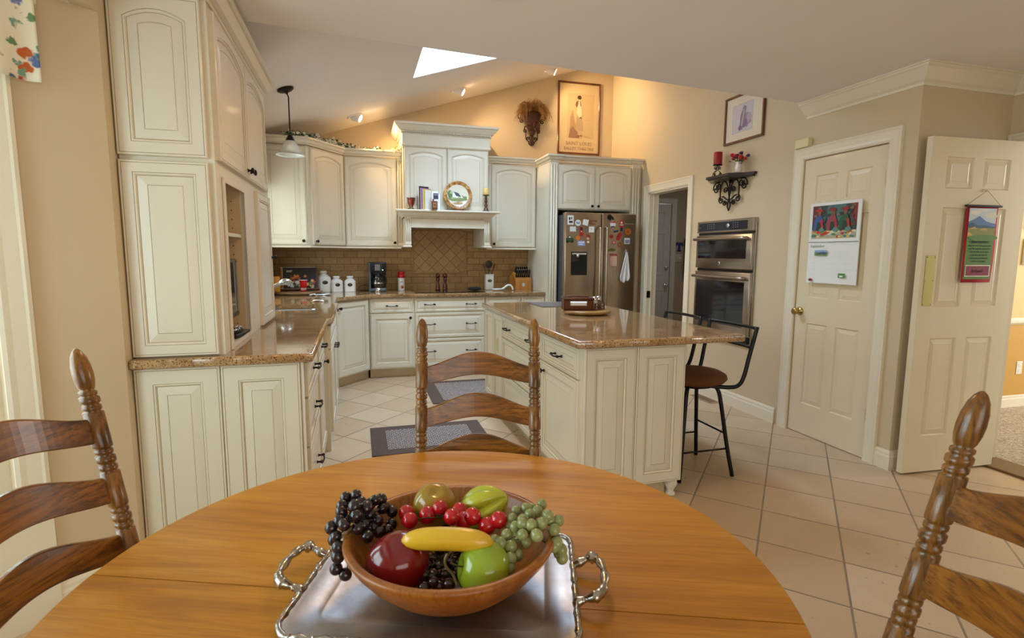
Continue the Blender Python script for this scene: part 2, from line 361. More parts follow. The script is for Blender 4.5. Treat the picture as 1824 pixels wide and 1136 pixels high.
# ceilings
eY = lambda x: 3.019+.1018*x
b = MB(); b.prism([(-1.0,-2.52),(4.06,-2.52),(4.06,2.62),(3.2,2.62),(3.2,eY(3.2)),(-1.0,eY(-1.0))], 2.44, 2.5); struct(b.build('ceiling', M_ceil))
b = MB(); d = .1
b.add([(-1.0,eY(-1.0),2.5),(3.3,eY(3.3),2.5),(3.3,eY(3.3),vz(3.3)+.1),(-1.0,eY(-1.0),2.6),(-1.0,eY(-1.0)-d,2.5),(3.3,eY(3.3)-d,2.5),(3.3,eY(3.3)-d,vz(3.3)+.1),(-1.0,eY(-1.0)-d,2.6)],
      [(0,1,2,3),(4,7,6,5),(0,3,7,4),(1,5,6,2),(3,2,6,7),(0,4,5,1)]); struct(b.build('wall_gable', M_ceil))
SKX0, SKX1, SKY0, SKY1 = .535, 1.5, 3.9, 5.185
b = MB(); xs = [-1.0, SKX0, SKX1, 3.3]; ys = [2.85, SKY0, SKY1, 6.7]
for i in range(3):
    for j in range(3):
        if (i, j) == (1, 1): continue
        q = [(xs[i],ys[j]),(xs[i+1],ys[j]),(xs[i+1],ys[j+1]),(xs[i],ys[j+1])]
        b.add([(x,y,vz(x)) for x, y in q]+[(x,y,vz(x)+.1) for x, y in q], [(3,2,1,0),(4,5,6,7)])
q = [(SKX0,SKY0),(SKX1,SKY0),(SKX1,SKY1),(SKX0,SKY1)]
for i in range(4):
    p, r_ = q[i], q[(i+1) % 4]; b.add([(*p,vz(p[0])),(*r_,vz(r_[0])),(*r_,vz(r_[0])+.32),(*p,vz(p[0])+.32)], [(0,1,2,3)])
struct(b.build('ceiling_vault', M_ceil, recalc=False))
b = MB(); b.add([(x,y,vz(x)+.3) for x, y in q], [(0,1,2,3)]); sk = struct(b.build('window_4', M_glass))
# mouldings
crown = [(0, 0), (0, -.105), (.008, -.105), (.012, -.09), (.03, -.078), (.055, -.05), (.078, -.025), (.088, -.02), (.088, -.008), (.098, -.008), (.098, 0)]
b = MB(); b.sweep([(3.2, 3.345), (3.2, 2.5), (3.95, 2.5), (3.95, -2.4)], [(o, h) for o, h in crown], 2.44); struct(b.build('trim_1', M_trim))
basep = [(0, 0), (.016, 0), (.016, .085), (.012, .095), (.012, .11), (.006, .125), (0, .125)]
b = MB(); b.sweep([(3.2, 4.70), (3.2, 3.475)], basep); struct(b.build('baseboard_right', M_trim))
b = MB(); b.sweep([(3.2, 2.605), (3.2, 2.5), (3.94, 2.5)], basep); struct(b.build('baseboard_pantry', M_trim))
b = MB(); b.sweep([(-.89, -.5), (bx, .08), (bx, by), (-.89, 2.43), (-.89, 2.48)], basep); struct(b.build('baseboard_bay', M_trim))
def casing(name, origin, rz, x0, x1, z1, w=.085, z0=0, sill=False, m_=None):
    """door/window casing around opening x0..x1, up to z1"""
    mb = MB(); prof = [(0, 0), (0, -.012), (.012, -.018), (.03, -.016), (w-.02, -.02), (w-.012, -.024), (w, -.02), (w, 0)]
    path = [(x0, z0), (x0, z1), (x1, z1), (x1, z0)] if not sill else [(x0, z0), (x0, z1), (x1, z1), (x1, z0)]
    # sweep in xz plane: build in plan then rotate so plan y -> z and height -> y
    tmp = MB(); tmp.sweep(path, [(-o, h) for o, h in prof], 0, closed=sill)
    vs = [(v[0], v[2], v[1]) for v in tmp.v]; mb.add(vs, tmp.f)
    return struct(mb.build(name, m_ or M_trim, None, origin, (0, 0, R(rz))))
casing('trim_2', (3.2, 3.35, 0), -90, .005, .675, 2.045)                       # pantry
casing('trim_3', (3.2, 6.67, 0), -90, 1.10, 1.87, 2.037)                       # hall doorway
casing('trim_4', (3.95, 2.5, 0), -90, .05, 1.0, 2.05, w=.05)                          # dining doorway
b = MB()
for a_, c_ in ((5.57, 5.555), (4.815, 4.80)): b.box(3.2, 3.32, a_, c_, 0, 2.037)
b.box(3.2, 3.32, 4.8, 5.57, 2.022, 2.037); b.box(3.25, 3.262, 5.545, 5.555, 0, 2.022); b.box(3.205, 3.25, 5.552, 5.556, .85, .93, mi=1)
jm = struct(b.build('trim_5', [M_trim, M_bronze]))
# bay window + casing, kitchen window, unseen rear window added to let light in
def window(name, origin, rz, x0, x1, z0, z1, nx=1, nz=1, depth=.07):
    g = MB(); g.add([(x0, depth, z0), (x1, depth, z0), (x1, depth, z1), (x0, depth, z1)], [(0, 1, 2, 3)])
    o = struct(g.build(name, M_glass, None, origin, (0, 0, R(rz))))
    f = MB(); w = .04
    f.box(x0, x0+w, depth-.02, depth+.02, z0, z1); f.box(x1-w, x1, depth-.02, depth+.02, z0, z1); f.box(x0, x1, depth-.02, depth+.02, z0, z0+w); f.box(x0, x1, depth-.02, depth+.02, z1-w, z1)
    for i in range(1, nx): f.box(x0+(x1-x0)*i/nx-.012, x0+(x1-x0)*i/nx+.012, depth-.012, depth+.012, z0, z1)
    for i in range(1, nz): f.box(x0, x1, depth-.012, depth+.012, z0+(z1-z0)*i/nz-.012, z0+(z1-z0)*i/nz+.012)
    f.build('window_frame', M_trim, o); return o
window('window_1', (bx, by, 0), ang, .06, .44, .42, 2.0, 1, 2)
c1 = casing('trim_6', (bx, by, 0), ang, .06, .44, 2.0, w=.09, z0=.42)
b = MB(); b.box(-.03, .53, -.018, 0, 0, .42)
struct(b.build('trim_7', M_trim, None, (bx, by, 0), (0, 0, R(ang))))
window('window_2', (bx, .08, 0), 90, .15, by-.23, .42, 2.0, 2, 2)
casing('trim_8', (bx, .08, 0), 90, .15, by-.23, 2.0, z0=.42, sill=True)
window('window_3', (-.89, 2.43, 0), 90, 4.05-2.43, 5.6-2.43, 1.08, 2.14, 2, 1)
casing('trim_9', (-.89, 2.43, 0), 90, 4.05-2.43, 5.6-2.43, 2.14, z0=1.08, sill=True, w=.07)
window('window_5', (3.95, -2.4, 0), 180, 1.95, 4.45, .35, 2.1, 3, 1)
# dining room shell
wall('wall_dining_back', (4.07, 3.3, 0), 0, 3.3, 2.44, t=.1, mat_=M_din)
wall('wall_dining_right', (7.3, 3.3, 0), -90, 4.4, 2.44, [(.6, 2.1, .8, 2.1)], t=.1, mat_=M_din)
b = MB(); b.box(4.07, 7.4, -1.2, 3.4, 2.44, 2.5); struct(b.build('ceiling_dining', M_ceil))
b = MB(); b.box(4.08, 7.3, 3.292, 3.3, .12, .76); struct(b.build('trim_10', M_din2))
b = MB(); b.sweep([(4.07, 3.3), (7.3, 3.3)], [(0, 0), (.012, 0), (.03, .02), (.03, .04), (.014, .06), (0, .06)], .755); struct(b.build('trim_11', M_trim))
b = MB(); b.sweep([(4.07, 3.3), (7.3, 3.3)], basep); struct(b.build('baseboard_dining', M_trim))
b = MB(); b.box(3.86, 4.08, 1.5, 2.6, .0, .014, .004); struct(b.build('trim_12', mat('threshold_wood', '#7A5A35', .5)))
# mudroom
wall('wall_mudroom_back', (3.32, 6.6, 0), 0, 1.7, 2.5, [(.24, .83, 0, 2.035)], t=.1, mat_=M_mud)
wall('wall_mudroom_right', (4.95, 6.6, 0), -90, 2.3, 2.5, t=.1, mat_=M_mud)
wall('wall_mudroom_near', (4.95, 4.35, 0), 180, 1.63, 2.5, t=.1, mat_=M_mud)
b = MB(); b.box(3.32, 5.0, 4.3, 6.7, 2.5, 2.55); struct(b.build('ceiling_mudroom', M_ceil))
casing('trim_13', (3.32, 6.6, 0), 0, .24, .83, 2.035, w=.07, m_=M_grdoor)
area('mudroom_light', (4.1, 5.3, 2.42), (4.1, 5.3, 0), .3, .3, 5, (1, .95, .88))
# six-panel doors
def panel_door(mb, w, h, panels, t=.035, y0=0, dep=.009, bev=.028, mi=0):
    """slab with recessed raised panels on its -y face; panels (x0,x1,z0,z1)"""
    xs = sorted({0, w, *[p[0] for p in panels], *[p[1] for p in panels]}); zs = sorted({0, h, *[p[2] for p in panels], *[p[3] for p in panels]})
    F = y0-t
    for i in range(len(xs)-1):
        for j in range(len(zs)-1):
            cx, cz = (xs[i]+xs[i+1])/2, (zs[j]+zs[j+1])/2
            if any(p[0] < cx < p[1] and p[2] < cz < p[3] for p in panels): continue
            mb.add([(xs[i],F,zs[j]),(xs[i+1],F,zs[j]),(xs[i+1],F,zs[j+1]),(xs[i],F,zs[j+1])], [(0,1,2,3)], mi)
    for x0, x1, z0, z1 in panels:
        L = []
        for ins, dy in ((0, 0), (.006, dep), (.010, dep), (.010+bev, dep-.006), (.013+bev, dep-.005)):
            L += [(x0+ins,F+dy,z0+ins),(x1-ins,F+dy,z0+ins),(x1-ins,F+dy,z1-ins),(x0+ins,F+dy,z1-ins)]
        fs = [(a*4+k, a*4+(k+1) % 4, a*4+4+(k+1) % 4, a*4+4+k) for a in range(4) for k in range(4)]+[(16,17,18,19)]
        mb.add(L, fs, mi)
    mb.add([(0,y0,0),(w,y0,0),(w,y0,h),(0,y0,h),(0,F,0),(w,F,0),(w,F,h),(0,F,h)], [(3,2,1,0),(0,1,5,4),(1,2,6,5),(2,3,7,6),(3,0,4,7)], mi)
def six(w, h=2.02):
    a, m_ = w*.165, w*.11; c = w/2; L = []
    for z0, z1 in ((.23, .84), (1.03, 1.62), (1.73, 1.91)):
        L += [(a, c-m_/2, z0, z1), (c+m_/2, w-a, z0, z1)]
    return L
def knob(parent, loc, m_, r=.027, out=.06, M=None):
    b = MB(); T = (M or Matrix.Identity(4)) @ Matrix.Rotation(PI/2, 4, 'X')
    b.lathe([(r*1.15, 0), (r*1.15, .004), (r*.9, .009), (r*.42, .012), (r*.38, out-.03), (r*.8, out-.022), (r, out-.01), (r*.9, out-.002), (r*.45, out), (0.0001, out)], 20, loc, T)
    return b.build('door_knob', m_, parent)
def hinges(parent, x, zs, y, m_):
    for z in zs:
        b = MB(); b.lathe([(.0065, 0), (.0065, .09)], 10, (x, y-.006, z-.045)); b.box(x-.012, x+.012, y-.003, y, z-.045, z+.045); b.build('hinge', m_, parent)
b = MB(); b.T = Matrix.Translation((0, 0, .008)); panel_door(b, .662, 2.03, six(.662), y0=.04)
d1 = struct(b.build('door_1', M_door, None, (3.2, 3.341, 0), (0, 0, R(-90))))
knob(d1, (.045, .004, .93), M_brass); hinges(d1, .664, (.30, 1.83), .004, M_brass)
b = MB(); b.T = Matrix.Translation((0, 0, .012)); panel_door(b, .71, 2.02, six(.71))
d2 = struct(b.build('door_2', M_door, None, (3.2, 2.445, 0), (0, 0, R(-3.4))))
b = MB(); b.box(.03, .1, -.038, -.035, 1.05, 1.35, .001)
for x in (.037, .093):
    for z in (1.06, 1.2, 1.34): b.ball((x, -.0385, z), .003, 8, 6)
b.build('push_plate', M_brassp, d2)
b = MB(); b.T = Matrix.Translation((0, 0, .008)); panel_door(b, .58, 2.02, six(.58), y0=.04)
d3 = struct(b.build('door_3', M_grdoor, None, (3.565, 6.6, 0))); knob(d3, (.53, .004, .92), M_chrome); knob(d3, (.53, .004, 1.17), M_chrome, .022, .035)
# backsplash
b = MB(); b.box(-.88, 2.06, 6.532, 6.55, .91, 1.62); b.box(-.89, -.878, 5.62, 6.54, .91, 1.41); b.box(-.89, -.878, 3.8, 4.05, .91, 1.41); b.box(-.89, -.878, 4.05, 5.62, .91, 1.07)
struct(b.build('trim_14', M_splash))
# ================================================================ CABINETRY
CG = [M_cream, M_glaze]
def rp(mb, x0, z0, w, h, f=.055, arch=0, t=.02, N=10, y0=0):
    """glazed raised-panel front: x0,z0 lower-left, faces -y"""
    def loop(ins, y, a):
        pts = [(x0+ins, y, z0+ins), (x0+w-ins, y, z0+ins)]
        xr, xl = x0+w-ins, x0+ins
        for k in range(N+1):
            u = 1-2*k/N; pts.append((x0+w/2+u*(xr-xl)/2, y, z0+h-ins-a*u*u*((xr-xl)/(w-2*f+.02))**2))
        return pts
    F = y0-t; bw = min(.034, (min(w, h)-2*f)*.22)
    spec = [(0, y0, 0, 0), (0, F+.003, 0, 0), (.003, F, 0, 0), (.0085, F, 0, 0), (.0095, F+.0015, 0, 1), (.0105, F, 0, 1), (f-.009, F, arch, 0), (f-.007, F+.002, arch, 1), (f-.002, F+.002, arch, 0),
            (f+.002, F+.008, arch, 0), (f+.0045, F+.009, arch, 1), (f+.0055+bw, F+.003, arch, 0), (f+.0075+bw, F+.004, arch, 1), (f+.011+bw, F+.003, arch, 0)]
    vs = []; fs = []; ms = []; n = N+3
    for ins, y, a, _ in spec: vs += loop(ins, y, a)
    for i in range(len(spec)-1):
        for k in range(n):
            k2 = (k+1) % n; fs.append((i*n+k, i*n+k2, (i+1)*n+k2, (i+1)*n+k)); ms.append(spec[i+1][3])
    fs.append(tuple((len(spec)-1)*n+k for k in range(n))); ms.append(0); fs.append(tuple(range(n))[::-1]); ms.append(0)
    mb.addf(vs, fs, ms); return mb
def cknob(parent, x, z, y=-.02, name='knob'):
    b = MB(); b.lathe([(.009, 0), (.009, .003), (.0055, .006), (.005, .014), (.013, .018), (.016, .023), (.014, .028), (.006, .031), (.0001, .031)], 14, (x, y, z), Matrix.Rotation(PI/2, 4, 'X'))
    return b.build(name, M_bronze, parent)
def pull(parent, x, z, y=-.02, w=.096, name='handle'):
    b = MB()
    for s in (-1, 1):
        b.lathe([(.0085, 0), (.0085, .003), (.005, .006), (.0048, .026)], 10, (x+s*w/2, y, z), Matrix.Rotation(PI/2, 4, 'X')); b.ball((x+s*w/2, y-.027, z), .0075, 10, 6)
        b.lathe([(.0001, -.014), (.005, -.008), (.0075, 0), (.005, .008), (.0001, .014)], 8, (x+s*w/2+s*.006, y-.026, z), RM('Y', 90))
    b.tube(spline([(x-w/2, y-.027, z), (x-w/4, y-.031, z-.003), (x, y-.033, z-.004), (x+w/4, y-.031, z-.003), (x+w/2, y-.027, z)], 4), .0042, 8)
    return b.build(name, M_bronze, parent)
def front(parent, name, x, z, w, h, f=.055, arch=0, hw=None, lab=None):
    b = MB(); rp(b, x, z, w, h, f, arch); o = b.build(name, CG, parent)
    for q in (hw or []):
        if q[0] == 'k': cknob(o, q[1], q[2])
        else: pull(o, q[1], q[2])
    return o
def drawer(parent, x, z, w, h, n=1):
    if n == 1: hw = [('p', x+w/2, z+h/2)]
    elif n == 2: hw = [('p', x+w*.2, z+h*.55), ('p', x+w*.8, z+h*.55)]
    else: hw = []
    return front(parent, 'drawer', x, z, w, h, .022 if h < .2 else .03, 0, hw)
def carcass(parent, w, d, z0, z1, toe=.10, name='body', m_=None, xa=0):
    b = MB(); b.box(xa, w, 0, d, z0+(toe if toe else 0), z1)
    if toe: b.box(xa, w, .06, d, z0, z0+toe, mi=1)
    return b.build(name, [m_ or M_cream, M_toe], parent)
G = .003
# --- left end: lower cabinet facing the table (end panels) + drawer bank facing the aisle
def left_run():
    t = thing('base_cabinet', 'cream base cabinet end with two raised panels facing the dining table', 'cabinet', (-.89, 2.5, 0))
    b = MB(); b.box(.005, .648, .0, .02, .0, .872); b.build('body', M_cream, t)
    b = MB(); rp(b, .004, .02, .316, .85, .075, 0); b.build('panel', CG, t)
    b = MB(); rp(b, .323, .02, .312, .85, .075, 0); b.build('panel', CG, t)
    b = MB(); b.box(.637, .65, -.012, 0, .02, .872); b.build('corner_stile', M_cream, t)
    # aisle side, faces +X ; local x = world Y
    t = thing('drawer_cabinet', 'cream three-drawer cabinet on the aisle side below the hutch', 'cabinet', (-.245, 2.5, 0), 90)
    b = MB(); b.box(.662, .70, .01, .6, .1, .872); b.box(.022, .662, .001, .6, .1, .872); b.box(.02, .7, .06, .1, 0, .1); b.build('body', M_cream, t)
    for z, h in ((.70, .155), (.47, .22), (.12, .34)): drawer(t, .03, z, .64, h)
    t = thing('drawer_cabinet', 'cream drawer cabinet between the hutch drawers and the sink cabinet', 'cabinet', (-.245, 3.2, 0), 90)
    carcass(t, .55, .6, 0, .872)
    drawer(t, .03, .70, .49, .155); front(t, 'door', .03, .12, .49, .57, .055, 0, [('k', .47, .64)])
    t = thing('sink_cabinet', 'cream sink base cabinet standing proud of its neighbours under the kitchen window', 'cabinet', (-.205, 3.75, 0), 90)
    b = MB(); b.box(0, 1.15, 0, .02, .0, .872); b.box(0, .02, .02, .64, 0, .872); b.box(1.13, 1.15, .02, .64, 0, .872); b.box(0, 1.15, .62, .64, 0, .872); b.box(.021, 1.129, .021, .6, .06, .1); b.build('body', M_cream, t)
    front(t, 'false_front', .05, .70, 1.05, .155, .022)
    front(t, 'door', .05, .12, .52, .57, .055, 0, [('p', .53, .64)]); front(t, 'door', .58, .12, .52, .57, .055, 0, [('p', .62, .64)])
    t = thing('base_cabinet', 'narrow cream cabinet with a top knob between sink cabinet and corner', 'cabinet', (-.235, 4.9, 0), 90)
    carcass(t, .58, .6, 0, .872); front(t, 'door', .03, .12, .5, .735, .055, 0, [('k', .49, .80)])
left_run()
# --- diagonal corner base
def corner():
    x0, y0, x1, y1 = -.235, 5.49, .10, 5.88; L = math.hypot(x1-x0, y1-y0); a = math.degrees(math.atan2(y1-y0, x1-x0))
    t = thing('corner_cabinet', 'cream angled corner base cabinet with one tall door, left of the back run', 'cabinet', (x0, y0, 0), a)
    b = MB(); b.box(.0, L, .0, .05, .1, .872); b.box(-.04, L+.04, .055, .07, 0, .1, mi=1); b.box(.1, L-.1, .05, .3, .1, .872); b.build('body', [M_cream, M_toe], t)
    front(t, 'door', .02, .115, L-.04, .745, .06, 0, [('k', .06, .80)])
    # upper
    x0, y0, x1, y1 = -.455, 5.75, -.125, 6.215; L = math.hypot(x1-x0, y1-y0); a = math.degrees(math.atan2(y1-y0, x1-x0))
    t = thing('wall_cabinet', 'cream angled corner wall cabinet with one narrow arched door', 'cabinet', (x0, y0, 0), a)
    b = MB(); b.box(.0, L, .0, .12, 1.41, 2.385); b.build('body', M_cream, t)
    front(t, 'door', .05, 1.425, L-.06, .945, .055, .05, [('k', .085, 1.46)])
corner()
# --- back base run (faces -Y)
def back_run():
    t = thing('base_cabinet', 'cream base cabinet with one drawer over a door, right of the corner cabinet', 'cabinet', (.105, 5.88, 0))
    carcass(t, .475, .6, 0, .872); drawer(t, .012, .715, .45, .145); front(t, 'door', .012, .115, .45, .585, .06, 0, [('k', .43, .655)])
    t = thing('drawer_cabinet', 'wide cream cabinet of three drawers below the black cooktop', 'cabinet', (.582, 5.88, 0))
    carcass(t, .783, .6, 0, .872); drawer(t, .01, .715, .762, .145, 2); drawer(t, .01, .43, .762, .27, 2); drawer(t, .01, .115, .762, .30, 2)
    t = thing('base_cabinet', 'cream base cabinet with drawer to the right of the cooktop drawers', 'cabinet', (1.367, 5.88, 0))
    carcass(t, .415, .6, 0, .872); drawer(t, .01, .715, .395, .145); front(t, 'door', .01, .115, .395, .585, .055, 0, [('k', .04, .655)])
    t = thing('base_cabinet', 'narrow cream base cabinet with drawer next to the refrigerator column', 'cabinet', (1.784, 5.88, 0))
    carcass(t, .286, .6, 0, .872); drawer(t, .01, .715, .266, .145); front(t, 'door', .01, .115, .266, .585, .05, 0, [('k', .04, .655)])
back_run()
# --- countertop: one continuous piece with sink cut-out
out = [(-.885, 2.445), (-.195, 2.445), (-.195, 3.72), (-.165, 3.76), (-.165, 4.9), (-.195, 4.95), (-.195, 5.475), (.115, 5.835), (2.065, 5.835), (2.065, 6.53), (-.875, 6.53)]
def rrect(x0, x1, y0, y1, r, n=5):
    P = []
    for cx, cy, a0 in ((x1-r, y1-r, 0), (x0+r, y1-r, 90), (x0+r, y0+r, 180), (x1-r, y0+r, 270)):
        for k in range(n+1): a = R(a0+90*k/n); P.append((cx+r*math.cos(a), cy+r*math.sin(a)))
    return P
SK = rrect(-.70, -.32, 4.30, 4.87, .08)
t = thing('countertop', 'speckled tan granite worktop running round the left and back cabinets', 'countertop', (0, 0, .875))
b = MB()
inn = [(-.885, 2.457), (-.207, 2.457), (-.207, 3.715), (-.177, 3.765), (-.177, 4.893), (-.207, 4.943), (-.207, 5.48), (.11, 5.847), (2.053, 5.847), (2.053, 6.53), (-.875, 6.53)]
b.prism(inn, 0, .038, holes=[SK], side=False)
n = len(SK)
for i in range(n): p, q = SK[i], SK[(i+1) % n]; b.add([(*p, 0), (*q, 0), (*q, .038), (*p, .038)], [(0, 1, 2, 3)])
bull = [(-.012, .038), (-.006, .0375), (-.001, .034), (0, .028), (0, .01), (-.001, .005), (-.006, 0), (-.012, 0)]
ol = out[:]; b.sweep(ol[::1][:9][:], bull, 0, smooth=True)
b.box(2.053, 2.065, 5.847, 6.53, 0.0005, .0375); b.box(-.885, -.875, 2.457, 6.53, 0.0005, .0375)
b.build('slab', M_gran, t)
b = MB(); b.box(-.5885, -.5875, 2.446, 2.444, 0, .038); b.add([(-.40, 2.4445, .002), (-.399, 2.4445, .002), (-.399, 2.4445, .036), (-.40, 2.4445, .036)], [(0, 1, 2, 3)]); b.build('seam', M_glaze, t)
# sink
t = thing('sink', 'undermount stainless steel sink bowl set in the granite worktop', 'sink', (-.51, 4.585, .874))
b = MB(); P0 = [(x+.51, y-4.585) for x, y in SK]; L = len(P0); lev = [(1.02, 0), (1.0, -.01), (.97, -.15), (.9, -.185), (.2, -.19)]
vs = [(x*s_, y*s_, z) for s_, z in lev for x, y in P0]; fs = [(i*L+k, i*L+(k+1) % L, (i+1)*L+(k+1) % L, (i+1)*L+k) for i in range(4) for k in range(L)]+[tuple(4*L+k for k in range(L))]
b.add(vs, fs, smooth=True); b.build('bowl', M_sink, t); b = MB(); b.lathe([(.045, 0), (.045, .004), (.03, .002), (.001, .002)], 20, (0, 0, -.19)); b.build('drain', M_chrome, t)
# --- upper cabinets
crownp = [(0, 0), (.006, 0), (.008, .010), (.007, .0125), (.010, .014), (.022, .022), (.036, .043), (.035, .0455), (.043, .048), (.046, .052), (.046, .068), (0, .068)]; CGL = (2, 6)
railp = [(0, 0), (.012, 0), (.014, .008), (.008, .016), (0, .016)]
def flutes(mb, x0, x1, z0, z1, y, n=3):
    w = (x1-x0); mb.box(x0, x1, y, y+.03, z0, z1)
    for i in range(n):
        c = x0+w*(i+.5)/n; r = w/n*.26; mb.tube([(c, y+.001, z0+.03), (c, y+.001, z1-.03)], r, 8)
        for e in (-1, 1): mb.box(c+e*w/n*.45-.001, c+e*w/n*.45+.001, y-.0008, y, z0+.03, z1-.03, mi=1)
t = thing('wall_cabinet', 'cream wall cabinet facing the room beside the kitchen window, pendant lamp in front', 'cabinet', (-.885, 5.75, 0))
b = MB(); b.box(0, .43, 0, .75, 1.41, 2.385); b.build('body', M_cream, t); front(t, 'door', .012, 1.425, .405, .945, .055, .0, [('k', .385, 1.46)])
t = thing('wall_cabinet', 'wide cream arched-door wall cabinet left of the range hood', 'cabinet', (-.12, 6.22, 0))
b = MB(); b.box(0, .64, 0, .325, 1.41, 2.385); b.build('body', M_cream, t); front(t, 'door', .012, 1.425, .545, .945, .055, .05, [('k', .53, 1.46)])
b = MB(); flutes(b, .565, .64, 1.43, 2.385, -.022); b.build('fluted_pilaster', CG, t)
t = thing('wall_cabinet', 'cream arched-door wall cabinet right of the range hood', 'cabinet', (1.39, 6.22, 0))
b = MB(); b.box(0, .675, 0, .325, 1.41, 2.385); b.build('body', M_cream, t); front(t, 'door', .13, 1.425, .535, .945, .055, .05, [('k', .155, 1.46)])
b = MB(); flutes(b, .03, .12, 1.43, 2.385, -.022); b.build('fluted_pilaster', CG, t)
t = thing('crown_moulding', 'cream crown moulding along the wall cabinets left of the hood', 'moulding', (0, 0, 2.385))
b = MB(); b.sweep([(-.885, 5.728), (-.447, 5.728), (-.118, 6.195), (.498, 6.195)], crownp, gl=CGL); b.build('crown', CG, t)
b = MB(); b.sweep([(-.885, 5.728), (-.447, 5.728), (-.118, 6.195), (.48, 6.195)], railp, -.99); b.build('light_rail', M_cream, t)
t = thing('crown_moulding', 'cream crown moulding above the wall cabinet right of the hood', 'moulding', (0, 0, 2.385))
b = MB(); b.sweep([(1.435, 6.195), (2.065, 6.195)], crownp, gl=CGL); b.build('crown', CG, t)
b = MB(); b.sweep([(1.455, 6.195), (2.065, 6.195)], railp, -.99); b.build('light_rail', M_cream, t)
# --- range hood with mantel
t = thing('range_hood', 'tall cream mantel-style range hood with dentil crown over the cooktop', 'range hood', (.50, 5.98, 0))
W_ = .93
b = MB(); b.box(0, W_, .02, .57, 1.80, 2.50); b.build('upper_body', M_cream, t)
o = front(t, 'door', .01, 1.81, W_/2-.012, .66, .055, .04); o = front(t, 'door', W_/2+.003, 1.81, W_/2-.012, .66, .055, .04)
b = MB(); b.box(0, .06, -.06, .57, 1.425, 1.80); b.box(W_-.06, W_, -.06, .57, 1.425, 1.80); b.box(.06, W_-.06, -.06, -.03, 1.62, 1.80); b.box(0, W_, -.03, .57, 1.72, 1.80)
b.box(-.02, .07, -.07, .57, 1.41, 1.428, .004); b.box(W_-.07, W_+.02, -.07, .57, 1.41, 1.428, .004); b.build('lower_body', M_cream, t)
b = MB(); flutes(b, .005, .065, 1.44, 1.74, -.066, 3); b.build('fluted_leg', CG, t); b = MB(); flutes(b, W_-.065, W_-.005, 1.44, 1.74, -.066, 3); b.build('fluted_leg', CG, t)
b = MB(); b.box(-.10, W_+.10, -.16, .0, 1.785, 1.805, .005, seg=2); b.sweep([(0, .3), (0, -.06), (W_, -.06), (W_, .3)], [(0, 0), (.016, 0), (.018, .008), (.017, .010), (.03, .02), (.055, .046), (.054, .049), (.062, .056), (0, .056)], 1.73, gl=(2, 5)); b.build('mantel_shelf', CG, t)
b = MB()
b.box(.002, W_-.002, -.062, -.059, 1.712, 1.731, mi=1)  # glaze-coloured backing strip, shade of the dentil gaps put into colour
for i in range(54): x = .0+W_*(i+.5)/54; b.box(x-.005, x+.005, -.074, -.062, 1.714, 1.7305)
b.build('dentil', CG, t)
b = MB(); b.box(-.01, W_+.01, -.03, .57, 2.47, 2.60); b.box(-.018, W_+.018, -.038, .57, 2.475, 2.495, .004)
b.sweep([(-.01, .57), (-.01, -.03), (W_+.01, -.03), (W_+.01, .57)], [(0, 0), (.012, 0), (.014, .006), (.013, .008), (.014, .028), (.03, .03), (.05, .05), (.075, .078), (.074, .081), (.082, .084), (.082, .105), (0, .105)], 2.60, gl=(2, 7)); b.build('crown', CG, t)
b = MB()
b.box(-.01, W_+.01, -.047, -.044, 2.608, 2.628, mi=1)  # same darker strip behind the crown dentils, stands in for gap shade
for i in range(58): x = -.01+(W_+.02)*(i+.5)/58; b.box(x-.005, x+.005, -.058, -.047, 2.611, 2.6275)
b.build('dentil', CG, t)
# --- refrigerator surround
t = thing('refrigerator_cabinet', 'cream cabinet over the refrigerator with two arched doors and fluted columns', 'cabinet', (2.07, 5.75, 0))
b = MB(); b.box(0, .09, 0, .78, 0, 2.36); b.box(.99, 1.125, 0, .78, 0, 2.36); b.box(.09, .99, .02, .78, 1.84, 2.36); b.build('body', M_cream, t)
b = MB(); flutes(b, .0, .09, .02, 2.36, -.022); b.build('fluted_column', CG, t); b = MB(); flutes(b, 1.0, 1.10, .02, 2.36, -.022); b.build('fluted_column', CG, t)
front(t, 'door', .095, 1.85, .443, .48, .055, .045, [('k', .50, 1.885)]); front(t, 'door', .542, 1.85, .443, .48, .055, .045, [('k', .575, 1.885)])
b = MB(); b.sweep([(0, .40), (0, -.025), (.10, -.025), (.10, -.005), (.99, -.005), (.99, -.025), (1.12, -.025)], crownp, 2.36, gl=CGL); b.build('crown', CG, t)
# --- hutch on the worktop, left
t = thing('hutch', 'tall cream hutch cabinet with an open television niche standing on the worktop', 'cabinet', (-.885, 2.51, .9135))
Zt = 1.42  # local height
b = MB(); b.box(0, .332, 0, .02, 0, Zt); b.box(0, .02, .02, 1.33, 0, Zt); b.box(.02, .332, 1.31, 1.33, 0, Zt)
for z0, z1 in ((0, .012), (.777, .797), (Zt-.03, Zt)): b.box(.02, .332, .02, 1.31, z0, z1)
b.box(.02, .332, .602, .62, .012, .777)
for y0, y1, z0, z1 in ((0, .12, 0, .735), (.59, 1.33, 0, .735), (.12, .59, 0, .02), (0, 1.33, .735, Zt)): b.box(.332, .336, y0, y1, z0, z1)
b.box(.3365, .345, .10, .13, .0, .75, .002); b.build('carcass', M_cream, t)
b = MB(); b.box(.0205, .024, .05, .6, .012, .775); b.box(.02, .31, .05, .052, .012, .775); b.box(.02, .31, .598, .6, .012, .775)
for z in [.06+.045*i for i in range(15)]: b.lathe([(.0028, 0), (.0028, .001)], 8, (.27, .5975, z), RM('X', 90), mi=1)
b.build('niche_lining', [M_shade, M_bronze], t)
b = MB(); b.box(.024, .312, .052, .598, .505, .523, .002); b.build('shelf', M_cream, t)
b = MB(); rp(b, .0, .004, .315, .785, .055, 0, y0=-.001); b.build('panel', CG, t)
b = MB(); rp(b, .0, .808, .315, .60, .06, .035, y0=-.001); b.build('panel', CG, t)
